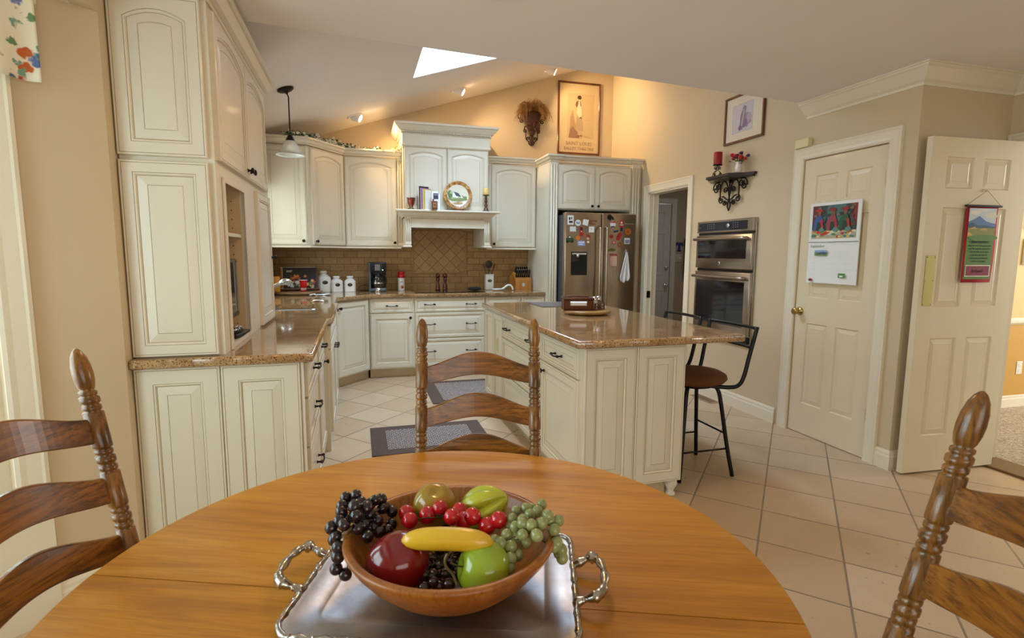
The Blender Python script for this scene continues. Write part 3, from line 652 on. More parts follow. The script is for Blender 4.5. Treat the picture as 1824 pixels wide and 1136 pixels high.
def side_front(nm, y0, z, w, h, arch, kn):
    b = MB(); b.T = Matrix.Translation((.336, y0, 0)) @ RM('Z', 90); rp(b, 0, z, w, h, .05, arch); o = b.build(nm, CG, t)
    kb = MB(); kb.T = b.T.copy(); x, z_ = kn
    kb.lathe([(.009, 0), (.009, .003), (.0055, .006), (.005, .014), (.013, .018), (.016, .023), (.014, .028), (.006, .031), (.0001, .031)], 14, (x, -.02, z_), Matrix.Rotation(PI/2, 4, 'X')); kb.build('knob', M_bronze, o)
side_front('door', .03, .808, .61, .585, .045, (.575, .85)); side_front('door', .645, .808, .61, .585, .045, (.035, .85)); side_front('door', .87, .012, .44, .765, 0, (.41, .40))
b = MB(); b.sweep([(.0, -.002), (.337, -.002), (.337, 1.33), (0, 1.33)], [(0, 0), (.008, 0), (.010, .012), (.009, .0145), (.014, .016), (.03, .026), (.053, .060), (.052, .0625), (.062, .066), (.067, .07), (.067, .09), (0, .09)], Zt-.005, gl=(2, 6)); b.build('crown', CG, t)
# --- island
IX0, IX1, IY0, IY1 = 1.10, 1.70, 2.515, 4.65
t = thing('kitchen_island', 'cream kitchen island with drawers and doors under a tan granite top', 'island', (IX0, IY0, 0))
w, l = IX1-IX0, IY1-IY0
b = MB(); b.box(.0, w, .0, l, .10, .872); b.box(.06, w-.06, .06, l-.06, 0, .1, mi=1); b.build('body', [M_cream, M_toe], t)
b = MB(); rp(b, .004, .105, .293, .762, .065, 0); b.build('panel', CG, t)
b = MB(); rp(b, .30, .105, .293, .762, .065, 0); b.build('panel', CG, t)
def foot(x, y):
    b = MB(); b.lathe([(.022, 0), (.027, .006), (.027, .012), (.018, .022), (.022, .04), (.036, .065), (.036, .078), (.026, .092), (.026, .1)], 20, (x, y, 0)); b.build('foot', M_cream, t)
foot(w-.035, .035); foot(.035, l-.035); foot(w-.035, l-.035)
def iside(nm, y1, z, w_, h, f=.05, hw=()):
    """front on the -X face; y1 = larger local y of the unit, local x of front runs toward -y"""
    T = Matrix.Translation((0, y1, 0)) @ RM('Z', -90)
    b = MB(); b.T = T; rp(b, 0, z, w_, h, f); o = b.build(nm, CG, t)
    for q in hw:
        k = MB(); k.T = T
        if q[0] == 'k': k.lathe([(.009, 0), (.009, .003), (.0055, .006), (.005, .014), (.013, .018), (.016, .023), (.014, .028), (.006, .031), (.0001, .031)], 14, (q[1], -.02, q[2]), Matrix.Rotation(PI/2, 4, 'X')); k.build('knob', M_bronze, o)
        else:
            x, z_, pw = q[1], q[2], .096
            for s in (-1, 1): k.lathe([(.0085, 0), (.0085, .003), (.005, .006), (.0048, .026)], 10, (x+s*pw/2, -.02, z_), Matrix.Rotation(PI/2, 4, 'X')); k.ball((x+s*pw/2, -.047, z_), .0085, 10, 6)
            k.tube(spline([(x-pw/2, -.047, z_), (x, -.054, z_-.004), (x+pw/2, -.047, z_)], 6), .0046, 8); k.build('handle', M_bronze, o)
# units from near to far (world Y): 2.53-3.11 drawer+door, 3.13-3.30 stile, 3.13-4.03 drawers, 4.05-4.35 outlet panel, 4.36-4.63 panel
iside('drawer', .60, .70, .575, .16, .03, [('p', .30, .78)]); iside('door', .60, .115, .575, .575, .055, [('k', .06, .64)])
iside('drawer', 1.545, .70, .93, .16, .03, [('p', .18, .78), ('p', .75, .78)]); iside('drawer', 1.545, .42, .93, .27, .035); iside('drawer', 1.545, .115, .93, .295, .035, [('p', .75, .30)])
iside('panel', 1.84, .115, .285, .745, .05); iside('panel', 2.125, .115, .275, .745, .05)
b = MB(); b.box(-.021, -.017, 1.665, 1.735, .55, .67, .001); b.box(-.0225, -.02, 1.683, 1.717, .565, .655, mi=1); b.build('outlet', [mat('ivory_plate', '#D9CFA4', .4), mat('ivory_insert', '#C6BA8C', .4)], t)
t = thing('island_countertop', 'polished tan granite slab on the kitchen island overhanging toward the stools', 'countertop', (0, 0, .873))
b = MB(); b.prism([(1.065, 2.475), (2.02, 2.475), (2.02, 4.64), (1.065, 4.64)], 0, .04, side=False)
b.sweep([(1.05, 4.655), (1.05, 2.46), (2.035, 2.46), (2.035, 4.655)], [(0-.015, .04), (-.006, .039), (-.001, .034), (0, .026), (0, .014), (-.001, .006), (-.006, .001), (-.015, 0)], 0, closed=True, smooth=True); b.build('slab', M_gran, t)
# ================================================================ APPLIANCES
TXT_D = mat('text_dark', '#3A3430', .6, var=0); TXT_L = mat('text_light', '#BFC3C8', .5, var=0); TXT_T = mat('text_tan', '#A98A62', .6, var=0)
_fc = {}
def flat(col, rough=.55):
    k = (col, rough)
    if k not in _fc: _fc[k] = mat('ink_'+col.strip('#').lower(), col, rough, var=0)
    return _fc[k]
def art(parent, name, layers, T=None, y=0, step=.0003, rough=.55):
    """flat artwork: layers = [(colour, polygon in x,z)], facing -y, one mesh"""
    mb = MB(); mats = []
    if T: mb.T = T
    for i, (c, poly) in enumerate(layers):
        m_ = flat(c, rough)
        if m_ not in mats: mats.append(m_)
        yy = y-step*(i+1); mb.add([(p[0], yy, p[1]) for p in poly], [tuple(range(len(poly)))], mats.index(m_))
    return mb.build(name, mats, parent, recalc=False)
def rc(x0, x1, z0, z1): return [(x0, z0), (x1, z0), (x1, z1), (x0, z1)]
def el(cx, cz, rx, rz=None, n=16, a0=0): rz = rz or rx; return [(cx+rx*math.cos(2*PI*k/n+a0), cz+rz*math.sin(2*PI*k/n+a0)) for k in range(n)]
def blob(cx, cz, rx, rz, seed, n=14, j=.25):
    q = random.Random(seed); return [(cx+rx*(1-j+2*j*q.random())*math.cos(2*PI*k/n), cz+rz*(1-j+2*j*q.random())*math.sin(2*PI*k/n)) for k in range(n)]
# ---- refrigerator
FX0, FX1, FY = 2.185, 3.045, 5.56
t = thing('refrigerator', 'stainless steel french-door refrigerator covered in magnets', 'refrigerator', (FX0, FY, 0)); w = FX1-FX0; s = .437
M_side = mat('fridge_side_grey', '#4B4A4C', .5)
b = MB(); b.box(.0, w, .09, .80, .03, 1.775, .004); b.box(.03, w-.03, .1, .7, 0, .03); b.build('body', M_side, t)
for nm, x0, x1 in (('door', 0, s-.003), ('door', s+.003, w)):
    b = MB(); b.box(x0, x1, 0, .085, .63, 1.80, .012, seg=3); dd = b.build(nm, M_steel, t)
    hx = x1-.035 if x0 == 0 else x0+.04
    b = MB(); b.tube(spline([(hx, -.003, .76), (hx, -.045, .775), (hx, -.055, .83), (hx, -.055, 1.2), (hx, -.055, 1.58), (hx, -.045, 1.635), (hx, -.003, 1.65)], 5), .013, 12); b.build('handle', M_steel, dd)
    if x0 == 0:
        b = MB(); dx0, dx1, dz0, dz1 = .076, .268, 1.115, 1.372
        b.box(dx0, dx1, -.003, .0, dz0, dz1, .001, mi=0); b.box(dx0+.012, dx1-.012, -.0045, -.003, dz1-.03, dz1-.012, mi=2)
        b.box(dx0+.02, dx0+.09, -.005, -.003, dz0+.15, dz0+.23, .001, mi=1); b.lathe([(.016, 0), (.018, .02), (.012, .035)], 14, ((dx0+dx1)/2-.02, -.012, dz1-.06), mi=2); b.build('dispenser', [mat('dispenser_black', '#060506', .35, var=0), mat('smoked_plastic', '#2B1E14', .2), M_chrome], dd)
b = MB(); b.box(0, w, 0, .085, .07, .618, .012, seg=3); fz = b.build('freezer_drawer', M_steel, t)
b = MB(); b.tube(spline([(.08, -.003, .56), (.09, -.05, .56), (.14, -.055, .56), (w-.14, -.055, .56), (w-.09, -.05, .56), (w-.08, -.003, .56)], 5), .013, 12); b.build('handle', M_steel, fz)
b = MB(); b.lathe([(.001, 0), (.2, .0), (.21, .008), (.2, .018), (.001, .024)], 28, (.30, .30, 1.776), Matrix.Diagonal((1.1, .75, 1, 1))); b.build('top_cover', mat('grey_plastic', '#8F9196', .4), t)
art(t, 'badge', [('#A8A49E', rc(w-.145, w-.03, 1.685, 1.6885)), ('#A8A49E', rc(w-.145, w-.135, 1.682, 1.692))], y=-.0005)
# magnets: (x,z centre, w,h, kind, label)
def fpx(u, v):  # fraction across fridge front
    return u, v
def magnet(x, z, lab, layers, th=.004, shape=None):
    t = thing('fridge_magnet', lab, 'magnet', (FX0+x, FY-.0005, z), 0, 'magnets on the refrigerator doors')
    b = MB(); b.prism(shape, 0, th, M=FRONT); b.build('backing', flat(layers[0][0]), t)
    if len(layers) > 1: art(t, 'picture', layers[1:], y=-th)
    return t
def mx(px): return (px-1003)/132*(w)
def mz(px, py): return 1.80-(py-(378+(px-1003)*.04))/260*.985*.605*1.0*1.0
# pixel-measured spots converted to door coordinates beforehand
MG = [
 (0.062, 1.715, 'white square magnet with dark letters, highest at the left of the left door', rc(-.035, .035, -.05, .05), [('#E9E6DF', 0), ('#3A3A3C', rc(-.022, -.002, .0, .03)), ('#3A3A3C', rc(-.018, .024, -.032, -.008)), ('#77777A', rc(.004, .02, .008, .034))]),
 (0.150, 1.686, 'round white magnet with a blue butterfly', el(0, 0, .034), [('#E6E4DE', 0), ('#5A6B9C', [(-.02, .018), (0, 0), (.02, .018), (.016, -.014), (0, -.004), (-.016, -.014)])]),
 (0.241, 1.692, 'tilted plain white note magnet beside the brown dog magnet', [(-.038, -.022), (.024, -.038), (.038, .028), (-.026, .036)], [('#EDEBE4', 0)]),
 (0.326, 1.703, 'long brown animal shaped magnet at the top of the left door', [(-.055, -.01), (-.045, .02), (-.01, .012), (.03, .014), (.05, .022), (.052, .0), (.03, -.008), (.03, -.03), (.012, -.03), (-.03, -.028), (-.04, -.018)], [('#7C4E34', 0), ('#9C7350', rc(-.01, .03, -.02, .0))]),
 (0.092, 1.619, 'small plain white rectangular magnet on the left door', rc(-.034, .034, -.027, .027), [('#DCE0DC', 0)]),
 (0.191, 1.595, 'red cowboy boot shaped magnet', [(-.018, .05), (.018, .045), (.016, -.01), (.03, -.03), (.02, -.05), (-.012, -.055), (-.02, -.01)], [('#B4202A', 0), ('#2E2A28', rc(-.012, .014, .01, .044)), ('#D9C9A0', el(0, .0, .008))]),
 (0.313, 1.618, 'white square magnet with a small red mark near the left handle', rc(-.031, .031, -.032, .032), [('#F0EEE9', 0), ('#C23A34', el(-.002, .004, .006))]),
 (0.058, 1.511, 'green tractor shaped magnet at the left edge', [(-.045, -.035), (.045, -.035), (.045, .008), (.02, .012), (.015, .034), (-.02, .034), (-.025, .012), (-.045, .01)], [('#2F4E2C', 0), ('#C9D3CC', rc(-.014, .01, .012, .028)), ('#15160F', el(-.026, -.028, .015)), ('#15160F', el(.026, -.028, .013))]),
 (0.152, 1.526, 'round orange magnet on the left door beside the green tractor', el(0, 0, .024), [('#E07B1A', 0)]),
 (0.270, 1.514, 'figure shaped magnet with a red hat', blob(0, -.005, .036, .05, 4), [('#9A6A44', 0), ('#A82A24', [(-.02, .02), (.03, .012), (.02, .045), (-.008, .048)]), ('#D8BFA0', el(0, .004, .014)), ('#E8E4DA', el(.004, -.034, .016, .012))]),
 (0.194, 1.465, 'white and blue rectangular magnet above the water dispenser', rc(-.045, .045, -.028, .028), [('#8FA0C8', 0), ('#E8EAF0', rc(-.036, .036, .004, .018)), ('#E8EAF0', rc(-.03, .02, -.018, -.006))]),
 (0.250, 1.610, 'tiny grey round magnet in the middle of the left door', el(0, 0, .010), [('#6E6A68', 0)]),
 (0.538, 1.745, 'black elephant shaped magnet at the top of the right door', [(-.036, .03), (-.01, .045), (.03, .015), (.045, -.01), (.03, -.022), (.02, -.005), (-.005, -.028), (-.02, -.015), (-.038, -.005)], [('#15120F', 0)]),
 (0.568, 1.681, 'white and red cap shaped magnet under the black elephant', blob(0, 0, .04, .036, 8), [('#EDE9E4', 0), ('#C0343A', rc(-.03, .032, .014, .03)), ('#2B2A6A', rc(-.022, .022, -.036, -.022))]),
 (0.675, 1.687, 'Santa-like red and white figure magnet high on the right door', [(-.018, -.042), (.022, -.042), (.026, .01), (.01, .042), (-.012, .04), (-.022, .0)], [('#C4262A', 0), ('#F0ECE4', el(0, .012, .012)), ('#D9D4C8', rc(-.018, .02, -.018, -.008))]),
 (0.675, 1.627, 'small black and green magnet below the red and white figure', [(-.014, -.022), (.016, -.02), (.012, .022), (-.01, .018)], [('#172A1E', 0)]),
 (0.610, 1.600, 'dark blue rectangular magnet on the right door', [(-.028, -.014), (.028, -.004), (.026, .018), (-.028, .008)], [('#2A2C5C', 0)]),
 (0.759, 1.602, 'large round orange magnet on the right door', el(0, 0, .036), [('#C4661E', 0), ('#A54E14', el(0, 0, .018))]),
 (0.555, 1.544, 'round dark red magnet nearest the right handle', el(0, 0, .023), [('#A8202C', 0)]),
 (0.661, 1.566, 'red apple magnet, upper one of a pair', blob(0, 0, .026, .025, 3, j=.08), [('#C02630', 0)]),
 (0.640, 1.530, 'red strawberry magnet, lower one of a pair', blob(0, 0, .024, .03, 5, j=.08), [('#B4222E', 0)]),
 (0.586, 1.479, 'small pink round magnet with a white centre', el(0, 0, .022), [('#C8505A', 0), ('#EBC8C0', el(0, .002, .010))]),
 (0.661, 1.454, 'small brown squirrel shaped magnet on the right door', blob(0, 0, .026, .028, 9), [('#8E4A24', 0), ('#C98A3A', el(-.004, .0, .010))]),
 (0.751, 1.497, 'square grey and white photo magnet on the right door', rc(-.034, .034, -.034, .034), [('#C9CCD2', 0), ('#7D8794', rc(-.026, .026, -.026, .012)), ('#F1F0EE', rc(-.03, .03, .018, .028))]),
 (0.565, 1.397, 'olive green fish shaped magnet on the right door', [(-.042, .0), (-.02, .016), (.02, .016), (.042, .008), (.04, -.012), (-.02, -.018), (-.042, -.012)], [('#6A6424', 0)]),
]
for x, z, lab, shp, lay in MG: magnet(x, z, lab, lay, shape=shp)
t = thing('magnetic_notepad', 'pink magnetic notepad with a red header on the right refrigerator door', 'notepad', (FX0+.586, FY, 1.212))
b = MB(); b.box(-.045, .045, -.006, 0, 0, .13, .001); b.build('pad', mat('pink_paper', '#E3BFA9', .7), t)
art(t, 'header', [('#B03A3A', rc(-.045, .045, .115, .14)), ('#E8CDB8', rc(-.03, .03, .120, .123)), ('#B03A3A', rc(-.046, -.043, 0, .13)), ('#B03A3A', rc(.043, .046, 0, .13)), ('#B03A3A', rc(-.046, .046, 0, .003))], y=-.0062)
t = thing('dish_towel', 'white cloth hanging from a hook on the right refrigerator door', 'towel', (FX0+.742, FY, 1.37))
b = MB(); vs = []; fs = []; rows, cols = 16, 14
for i in range(rows+1):
    f = i/rows; z = -.345*f; wd = .012+.066*min(1, f*1.25)*(1 if f < .8 else 1-.25*(f-.8)/.2)
    for j in range(cols+1):
        u = j/cols*2-1; vs.append((wd*u*.8+(-.02*f), -.018-.012*math.sin(u*7+f*2)*(.4+f), z+(.05*abs(u+.2) if i == rows else 0)))
for i in range(rows):
    for j in range(cols): a = i*(cols+1)+j; fs.append((a, a+1, a+cols+2, a+cols+1))
b.add(vs, fs, smooth=True); o = b.build('cloth', mat('white_cotton', '#E8E6E2', .9, bump=.4, bs=200), t); sm = o.modifiers.new('s', 'SOLIDIFY'); sm.thickness = .003
b = MB(); b.tube(spline([(0, 0, .02), (0, -.02, .02), (0, -.03, 0), (0, -.02, -.012)], 4), .0025, 6); b.box(-.012, .012, -.003, 0, .0, .035, .001); b.build('hook', M_chrome, t)
# ---- wall oven (faces -X)
t = thing('wall_oven', 'stainless steel wall oven with microwave above, built into the right wall', 'oven', (3.2, 4.565, .585), -90); w = .775
b = MB(); b.box(0, w, -.02, .0, 0, 1.075, .002); b.build('trim_frame', M_steelx, t)
b = MB(); b.box(.004, w-.004, -.045, -.02, .965, 1.07, .002); b.box(.03, w-.075, -.047, -.045, .98, 1.055, mi=1); b.box(.01, w-.01, -.03, -.019, .945, .962, mi=2); b.lathe([(.02, 0), (.021, .012), (.015, .018), (.0001, .018)], 20, (w*.60, -.047, 1.018), Matrix.Rotation(PI/2, 4, 'X'), mi=3)
cp = b.build('control_panel', [M_steelx, mat('control_glass', '#2A2A33', .12), M_black, M_chrome], t)
lay = []
for gx in (.16, .19, .22, .255, .52, .55, .58):
    for gz in (1.0, 1.018, 1.036): lay.append(('#8F93A8', rc(gx, gx+.012, gz, gz+.004)))
lay.append(('#5560A8', rc(.05, .07, 1.01, 1.015))); art(cp, 'markings', lay, y=-.0472)
M_owin = mat('oven_window', '#15131A', .06, var=0, coat=.6)
def odoor(nm, z0, z1, wz0, wz1, hz):
    b = MB(); b.box(.006, w-.006, -.05, -.02, z0, z1, .004, seg=2); b.box(.035, w-.07, -.0515, -.05, wz0, wz1, mi=1); o = b.build(nm, [M_steelx, M_owin], t)
    h = MB(); h.tube(spline([(.03, -.05, hz), (.035, -.085, hz), (.08, -.095, hz), (w-.11, -.095, hz), (w-.065, -.085, hz), (w-.06, -.05, hz)], 4), .014, 12); h.build('handle', M_steelx, o); return o
o = odoor('oven_door', .64, .94, .73, .89, .905)
b = MB(); b.lathe([(.017, 0), (.017, .002), (.012, .0025), (.0001, .0025)], 22, (w*.46, -.0505, .685), Matrix.Rotation(PI/2, 4, 'X')); b.build('badge', M_chrome, o)
text_mesh('badge_lettering', 'GE', .014, TXT_D, o, Matrix.Translation((w*.46, -.0534, .680)) @ FRONT)
o = odoor('oven_door', .07, .61, .14, .53, .565)
b = MB(); b.box(.008, w-.008, -.03, -.019, .615, .635, mi=0); b.box(.0, w-.012, -.04, -.018, .005, .06, .003, mi=0); b.build('vent_strip', [M_black], t)
# ---- cooktop
t = thing('cooktop', 'black glass cooktop set in the granite under the hood', 'cooktop', (.60, 5.95, .9135))
b = MB(); b.box(0, .79, 0, .53, 0, .006, .003); b.build('glass_top', M_bglass, t)
lay = MB()
for x, y, r in ((.18, .14, .09), (.18, .38, .075), (.60, .14, .075), (.60, .38, .10), (.39, .3, .06)): lay.lathe([(r-.0015, .0062), (r+.0015, .0062)], 32, (x, y, 0), cap=False)
lay.build('burner_ring', flat('#5A5756'), t)
# ================================================================ THINGS ON THE BACK WORKTOP
Z0 = .9135
def canister(x, y, w, h, lab, rz=0, s=1):
    t = thing('canister', lab, 'canister', (x, y, Z0), rz, 'white ceramic canisters')
    b = MB(); a = w/2; lev = [(a*.97, 0), (a, .004), (a, h*.64), (a*.96, h*.70), (a*.62, h*.82), (a*.52, h*.84), (a*.52, h*.88)]
    n = 24; vs = []
    for k, (r_, z) in enumerate(lev):
        sq = 1 if k < 3 else (.8 if k == 3 else 0)
        for i in range(n):
            an = 2*PI*i/n+PI/n; c_, s_ = math.cos(an), math.sin(an); m_ = max(abs(c_), abs(s_)); q = min(1/m_, 1.36); rr = r_*(q*sq+1*(1-sq)); vs.append((rr*c_, rr*s_, z))
    fs = [(i*n+k, i*n+(k+1) % n, (i+1)*n+(k+1) % n, (i+1)*n+k) for i in range(len(lev)-1) for k in range(n)]+[tuple(range(n))[::-1], tuple((len(lev)-1)*n+k for k in range(n))]
    b.add(vs, fs, smooth=False); b.build('body', M_white, t)
    b = MB(); b.lathe([(a*.55, h*.88), (a*.60, h*.885), (a*.62, h*.93), (a*.60, h*.98), (a*.5, h), (.0001, h)], 24); b.build('lid', M_white, t)
    b = MB(); b.lathe([(.0001, .004), (w*.17, .004), (w*.2, 0)], 20, (0, -a, h*.45), Matrix.Rotation(PI/2, 4, 'X') @ Matrix.Diagonal((1.15, .8, 1, 1))); b.build('oval_label', mat('bronze_label', '#4E4234', .4, .4), t); return t
canister(-.37, 6.36, .135, .235, 'tallest white ceramic canister, left of the group of three', 20)
canister(-.23, 6.34, .12, .175, 'shorter white ceramic canister in the middle of the three', 14)
canister(-.085, 6.33, .12, .175, 'shorter white ceramic canister nearest the coffee maker', 0)
t = thing('coffee_maker', 'black drip coffee maker with glass carafe on the back worktop', 'coffee maker', (.225, 6.33, Z0))
b = MB(); b.box(-.105, .085, .0, .12, .0, .33, .012, seg=2); b.box(-.105, .085, -.12, .02, .215, .33, .012, seg=2); b.box(-.105, .085, -.12, .02, 0, .04, .012, seg=2, mi=1); b.box(-.107, -.085, -.12, .12, .0, .325, .004, mi=1); b.build('body', [M_black, mat('dark_grey_plastic', '#54565A', .35)], t)
b = MB(); b.box(-.045, .03, -.123, -.119, .235, .31, .001, mi=0)
for i in range(3):
    for j in range(5): b.box(-.036+i*.018, -.024+i*.018, -.1245, -.123, .243+j*.013, .250+j*.013, mi=1)
b.ball((.045, -.121, .245), .006, mi=2); b.build('control_panel', [flat('#26282C', .3), flat('#A8ACAF'), emit('indicator_lamp', '#9FE0F0', 2)], t)
b = MB(); b.lathe([(.05, .043), (.066, .06), (.07, .10), (.06, .145), (.045, .165), (.05, .18)], 24, (-.01, -.055, 0), cap=False)
t2 = NT('smoked_glass'); t2.base((.02, .015, .01, 1)); t2.set(Roughness=.03, **{'Coat Weight': 1}); b.build('carafe', t2.mat, t)
b = MB(); b.lathe([(.05, .17), (.053, .18), (.05, .195), (.0001, .198)], 20, (-.01, -.055, 0)); b.tube(spline([(.04, -.07, .18), (.075, -.08, .175), (.085, -.085, .12), (.062, -.075, .085)], 4), .007, 8); b.lathe([(.065, .088), (.0715, .09), (.0715, .1), (.069, .103)], 24, (-.01, -.055, 0), mi=1, cap=False); b.build('carafe_handle', [M_black, M_chrome], t)
b = MB(); b.lathe([(.062, .0), (.064, .004), (.062, .043)], 24, (-.01, -.06, 0)); b.build('warming_plate', M_chrome, t)
b = MB(); b.tube(spline([(-.10, .06, .05), (-.15, .05, .07), (-.21, .04, .05), (-.225, .04, .02), (-.2, .05, .006), (-.14, .08, .004), (-.1, .1, .004)], 5), .003, 6); b.build('cord', M_black, t)
t = thing('creamer_canister', 'white tub with a red flip lid right of the coffee maker', 'canister', (.485, 6.38, Z0))
b = MB(); b.lathe([(.036, 0), (.038, .004), (.038, .15), (.036, .155)], 28); b.build('body', M_white, t)
b = MB(); b.lathe([(.041, .15), (.041, .178), (.036, .182), (.036, .198), (.041, .202), (.041, .216), (.03, .22), (.0001, .22)], 28); b.build('lid', M_cup, t)
art(t, 'label_print', [('#D9825A', blob(.006, .045, .018, .022, 1)), ('#8F3B22', blob(.012, .04, .010, .014, 2)), ('#C33A2E', rc(-.014, .014, .10, .108))], y=-.0382)
def mill(x, lab):
    t = thing('pepper_mill', lab, 'pepper mill', (x, 6.34, Z0+.006))
    b = MB(); b.lathe([(.026, 0), (.029, .004), (.029, .012), (.025, .02), (.028, .035), (.027, .05), (.018, .075), (.016, .09), (.02, .11), (.024, .125), (.02, .137), (.016, .14)], 22); b.build('body', M_pepper, t)
    b = MB(); b.lathe([(.018, .14), (.024, .15), (.028, .165), (.025, .18), (.014, .19), (.0001, .192)], 22); b.build('head', M_pepper, t)
    b = MB(); b.ball((0, 0, .195), .006, 10, 6); b.build('finial', M_bronze, t)
mill(.905, 'dark red wooden pepper mill at the back of the cooktop, left of the pair'); mill(.99, 'dark red wooden pepper mill at the back of the cooktop, right of the pair')
t = thing('utensil_crock', 'square white ceramic utensil crock right of the cooktop', 'crock', (1.525, 6.36, Z0))
b = MB()
b.box(-.05, .05, -.05, .05, 0, .185, .008, seg=2); b.box(-.052, .052, -.052, .052, .172, .188, .004); b.box(-.042, .042, -.042, .042, .187, .1885, mi=1); b.build('body', [M_white, M_black], t)
b = MB(); b.lathe([(.0001, .004), (.02, .004), (.024, 0)], 20, (0, -.05, .11), Matrix.Rotation(PI/2, 4, 'X') @ Matrix.Diagonal((1.15, .75, 1, 1))); b.build('oval_label', mat('bronze_label_b', '#6E6240', .4, .4), t)
def utensil(nm, lab, cat, p0, p1, head, m_, sc):
    t = thing(nm, lab, cat, (1.525, 6.36, Z0+.12)); b = MB(); b.tube([p0, p1], .0045, 8); b.build('shaft', m_, t)
    b = MB(); d = (Vector(p1)-Vector(p0)).normalized(); Mx = d.to_track_quat('Z', 'Y').to_matrix().to_4x4(); b.ball(tuple(Vector(p1)+d*sc[2]*.8), 1, 16, 8, sc, Mx) if head == 'b' else None; b.build('head', m_, t)
utensil('ladle', 'large round dark skimmer in the utensil crock', 'utensil', (0, .01, 0), (.0, .0, .15), 'b', mat('dark_nylon', '#2E2B2A', .35), (.045, .012, .045))
utensil('spatula', 'grey slotted spatula leaning left in the utensil crock', 'utensil', (-.015, .0, 0), (-.05, .0, .13), 'b', mat('grey_nylon', '#4B4E52', .4), (.022, .005, .04))
utensil('wooden_spoon', 'dark red spoon leaning right in the utensil crock', 'utensil', (.015, 0, 0), (.055, 0, .13), 'b', mat('red_spoon', '#6A1E17', .4), (.02, .008, .04))
utensil('whisk', 'steel handled serving spoon in front of the dark skimmer in the crock', 'utensil', (.0, -.02, 0), (.01, -.02, .11), 'b', M_steelx, (.014, .005, .024))
t = thing('spoon_rest', 'white ceramic spoon rest with a curled handle right of the cooktop', 'spoon rest', (1.60, 6.17, Z0))
b = MB(); b.lathe([(.0001, .004), (.03, .004), (.045, .014), (.052, .024), (.054, .022), (.046, .008), (.03, 0), (.0001, 0)], 26, (-.015, 0, 0), Matrix.Diagonal((1.3, .9, 1, 1)))
b.tube(spline([(.04, 0, .016), (.07, 0, .035), (.105, 0, .06), (.14, 0, .06), (.165, 0, .035), (.172, 0, .008)], 6), [.012]*25+[.011]*6, 10); b.build('body', M_white, t)
t = thing('oven_glove', 'small black folded pot holder on the right of the cooktop', 'pot holder', (1.305, 6.16, Z0+.0065), -25)
b = MB(); b.ball((0, 0, .02), 1, 18, 8, (.085, .035, .02)); b.ball((.03, .0, .026), 1, 14, 8, (.05, .03, .016)); b.build('pad', mat('black_cloth', '#0F1110', .8, bump=.5, bs=200), t)
t = thing('knife_block', 'wooden knife block full of black handled knives by the refrigerator column', 'knife block', (1.925, 6.36, Z0), 8)
b = MB(); P = [(-.09, 0), (.10, 0), (.10, .15), (-.0, .21), (-.09, .12)]
b.prism(P, -.11, .11, M=RM('Z', 90) @ FRONT); b.build('block', M_block, t)
art(t, 'mark', [('#C9BFA8', rc(-.018, .018, .04, .08))], y=-.0903)
def knife(i, x, y, z, l):
    k = thing('kitchen_knife', 'black handled knife in the wooden block', 'knife', (0, 0, 0), 0, 'black handled knives in the wooden block')
    k.location = Matrix.Rotation(R(8), 4, 'Z') @ Vector((x, y, z)) + Vector((1.925, 6.36, Z0)); k.rotation_euler = (R(22), 0, R(8))
    b = MB(); b.box(-.008, .008, -.011, .011, .0, l, .004, seg=2); b.build('handle', M_black, k)
    b = MB(); b.box(-.0085, .0085, -.0115, .0115, l-.008, l+.002, .003); b.box(-.006, .006, -.009, .009, -.025, .002); b.ball((0, -.0112, l*.35), .003, 6, 4); b.build('bolster', M_steelx, k)
for i in range(7): knife(i, -.085+i*.028, -.055, .150, .105)
for i in range(6): knife(i, -.07+i*.028, -.005, .205, .085)
# ---- left corner: board, cook book on stand, cup, candle, towels, faucet
t = thing('lazy_susan', 'round wooden board in the corner behind the sink', 'board', (-.62, 6.08, Z0))
b = MB(); b.lathe([(.22, 0), (.25, .006), (.258, .02), (.25, .03), (.22, .032), (.0001, .032)], 40); b.build('board', wood('board_wood', '#5C4024', '#84633C', '#A07E52', 'X', .4), t)
t = thing('cookbook_stand', 'tilted wooden easel stand behind the red cup', 'stand', (-.60, 6.14, Z0+.032), 8)
b = MB(); b.T = RM('X', -16); b.box(-.19, .19, .0, .014, .0, .25, .002); b.box(-.20, .20, -.035, .0, .0, .015, .002); b.T = Matrix.Identity(4); b.box(-.02, .02, .09, .10, 0.0, .19); b.build('frame', M_frame, t)
t = thing('cookbook', 'open cookbook with dark food photograph propped on the easel', 'book', (-.60, 6.125, Z0+.050), 8)
b = MB(); b.T = RM('X', -16); b.box(-.175, .175, -.006, .012, .0, .235, .002); b.build('pages', M_paper, t)
L = [('#1C0F0A', rc(-.155, .175, .004, .231))]; q = random.Random(5)
for i in range(34): L.append((q.choice(['#A2501C', '#C97A2E', '#7A2E12', '#D8A45A', '#5C6A34', '#C9C3B4', '#8E3B20']), blob(-.08+.23*q.random(), .02+.12*q.random()**1.3, .012+.014*q.random(), .010+.012*q.random(), i)))
L += [('#D9D2C0', rc(-.12, -.06, .19, .196)), ('#D9D2C0', rc(-.12, -.07, .178, .183)), ('#B06A30', rc(-.175, -.158, .01, .225))]
art(t, 'picture', L, T=RM('X', -16), y=-.0065)
t = thing('plastic_cup', 'red plastic party cup on the round board', 'cup', (-.545, 5.98, Z0+.032))
b = MB(); b.lathe([(.026, 0), (.028, .002), (.03, .035), (.031, .036), (.0355, .085), (.036, .086), (.039, .112), (.041, .115), (.039, .118)], 30, cap=False); b.lathe([(.0001, .003), (.026, .003)], 30, cap=False); b.build('body', M_cup, t)
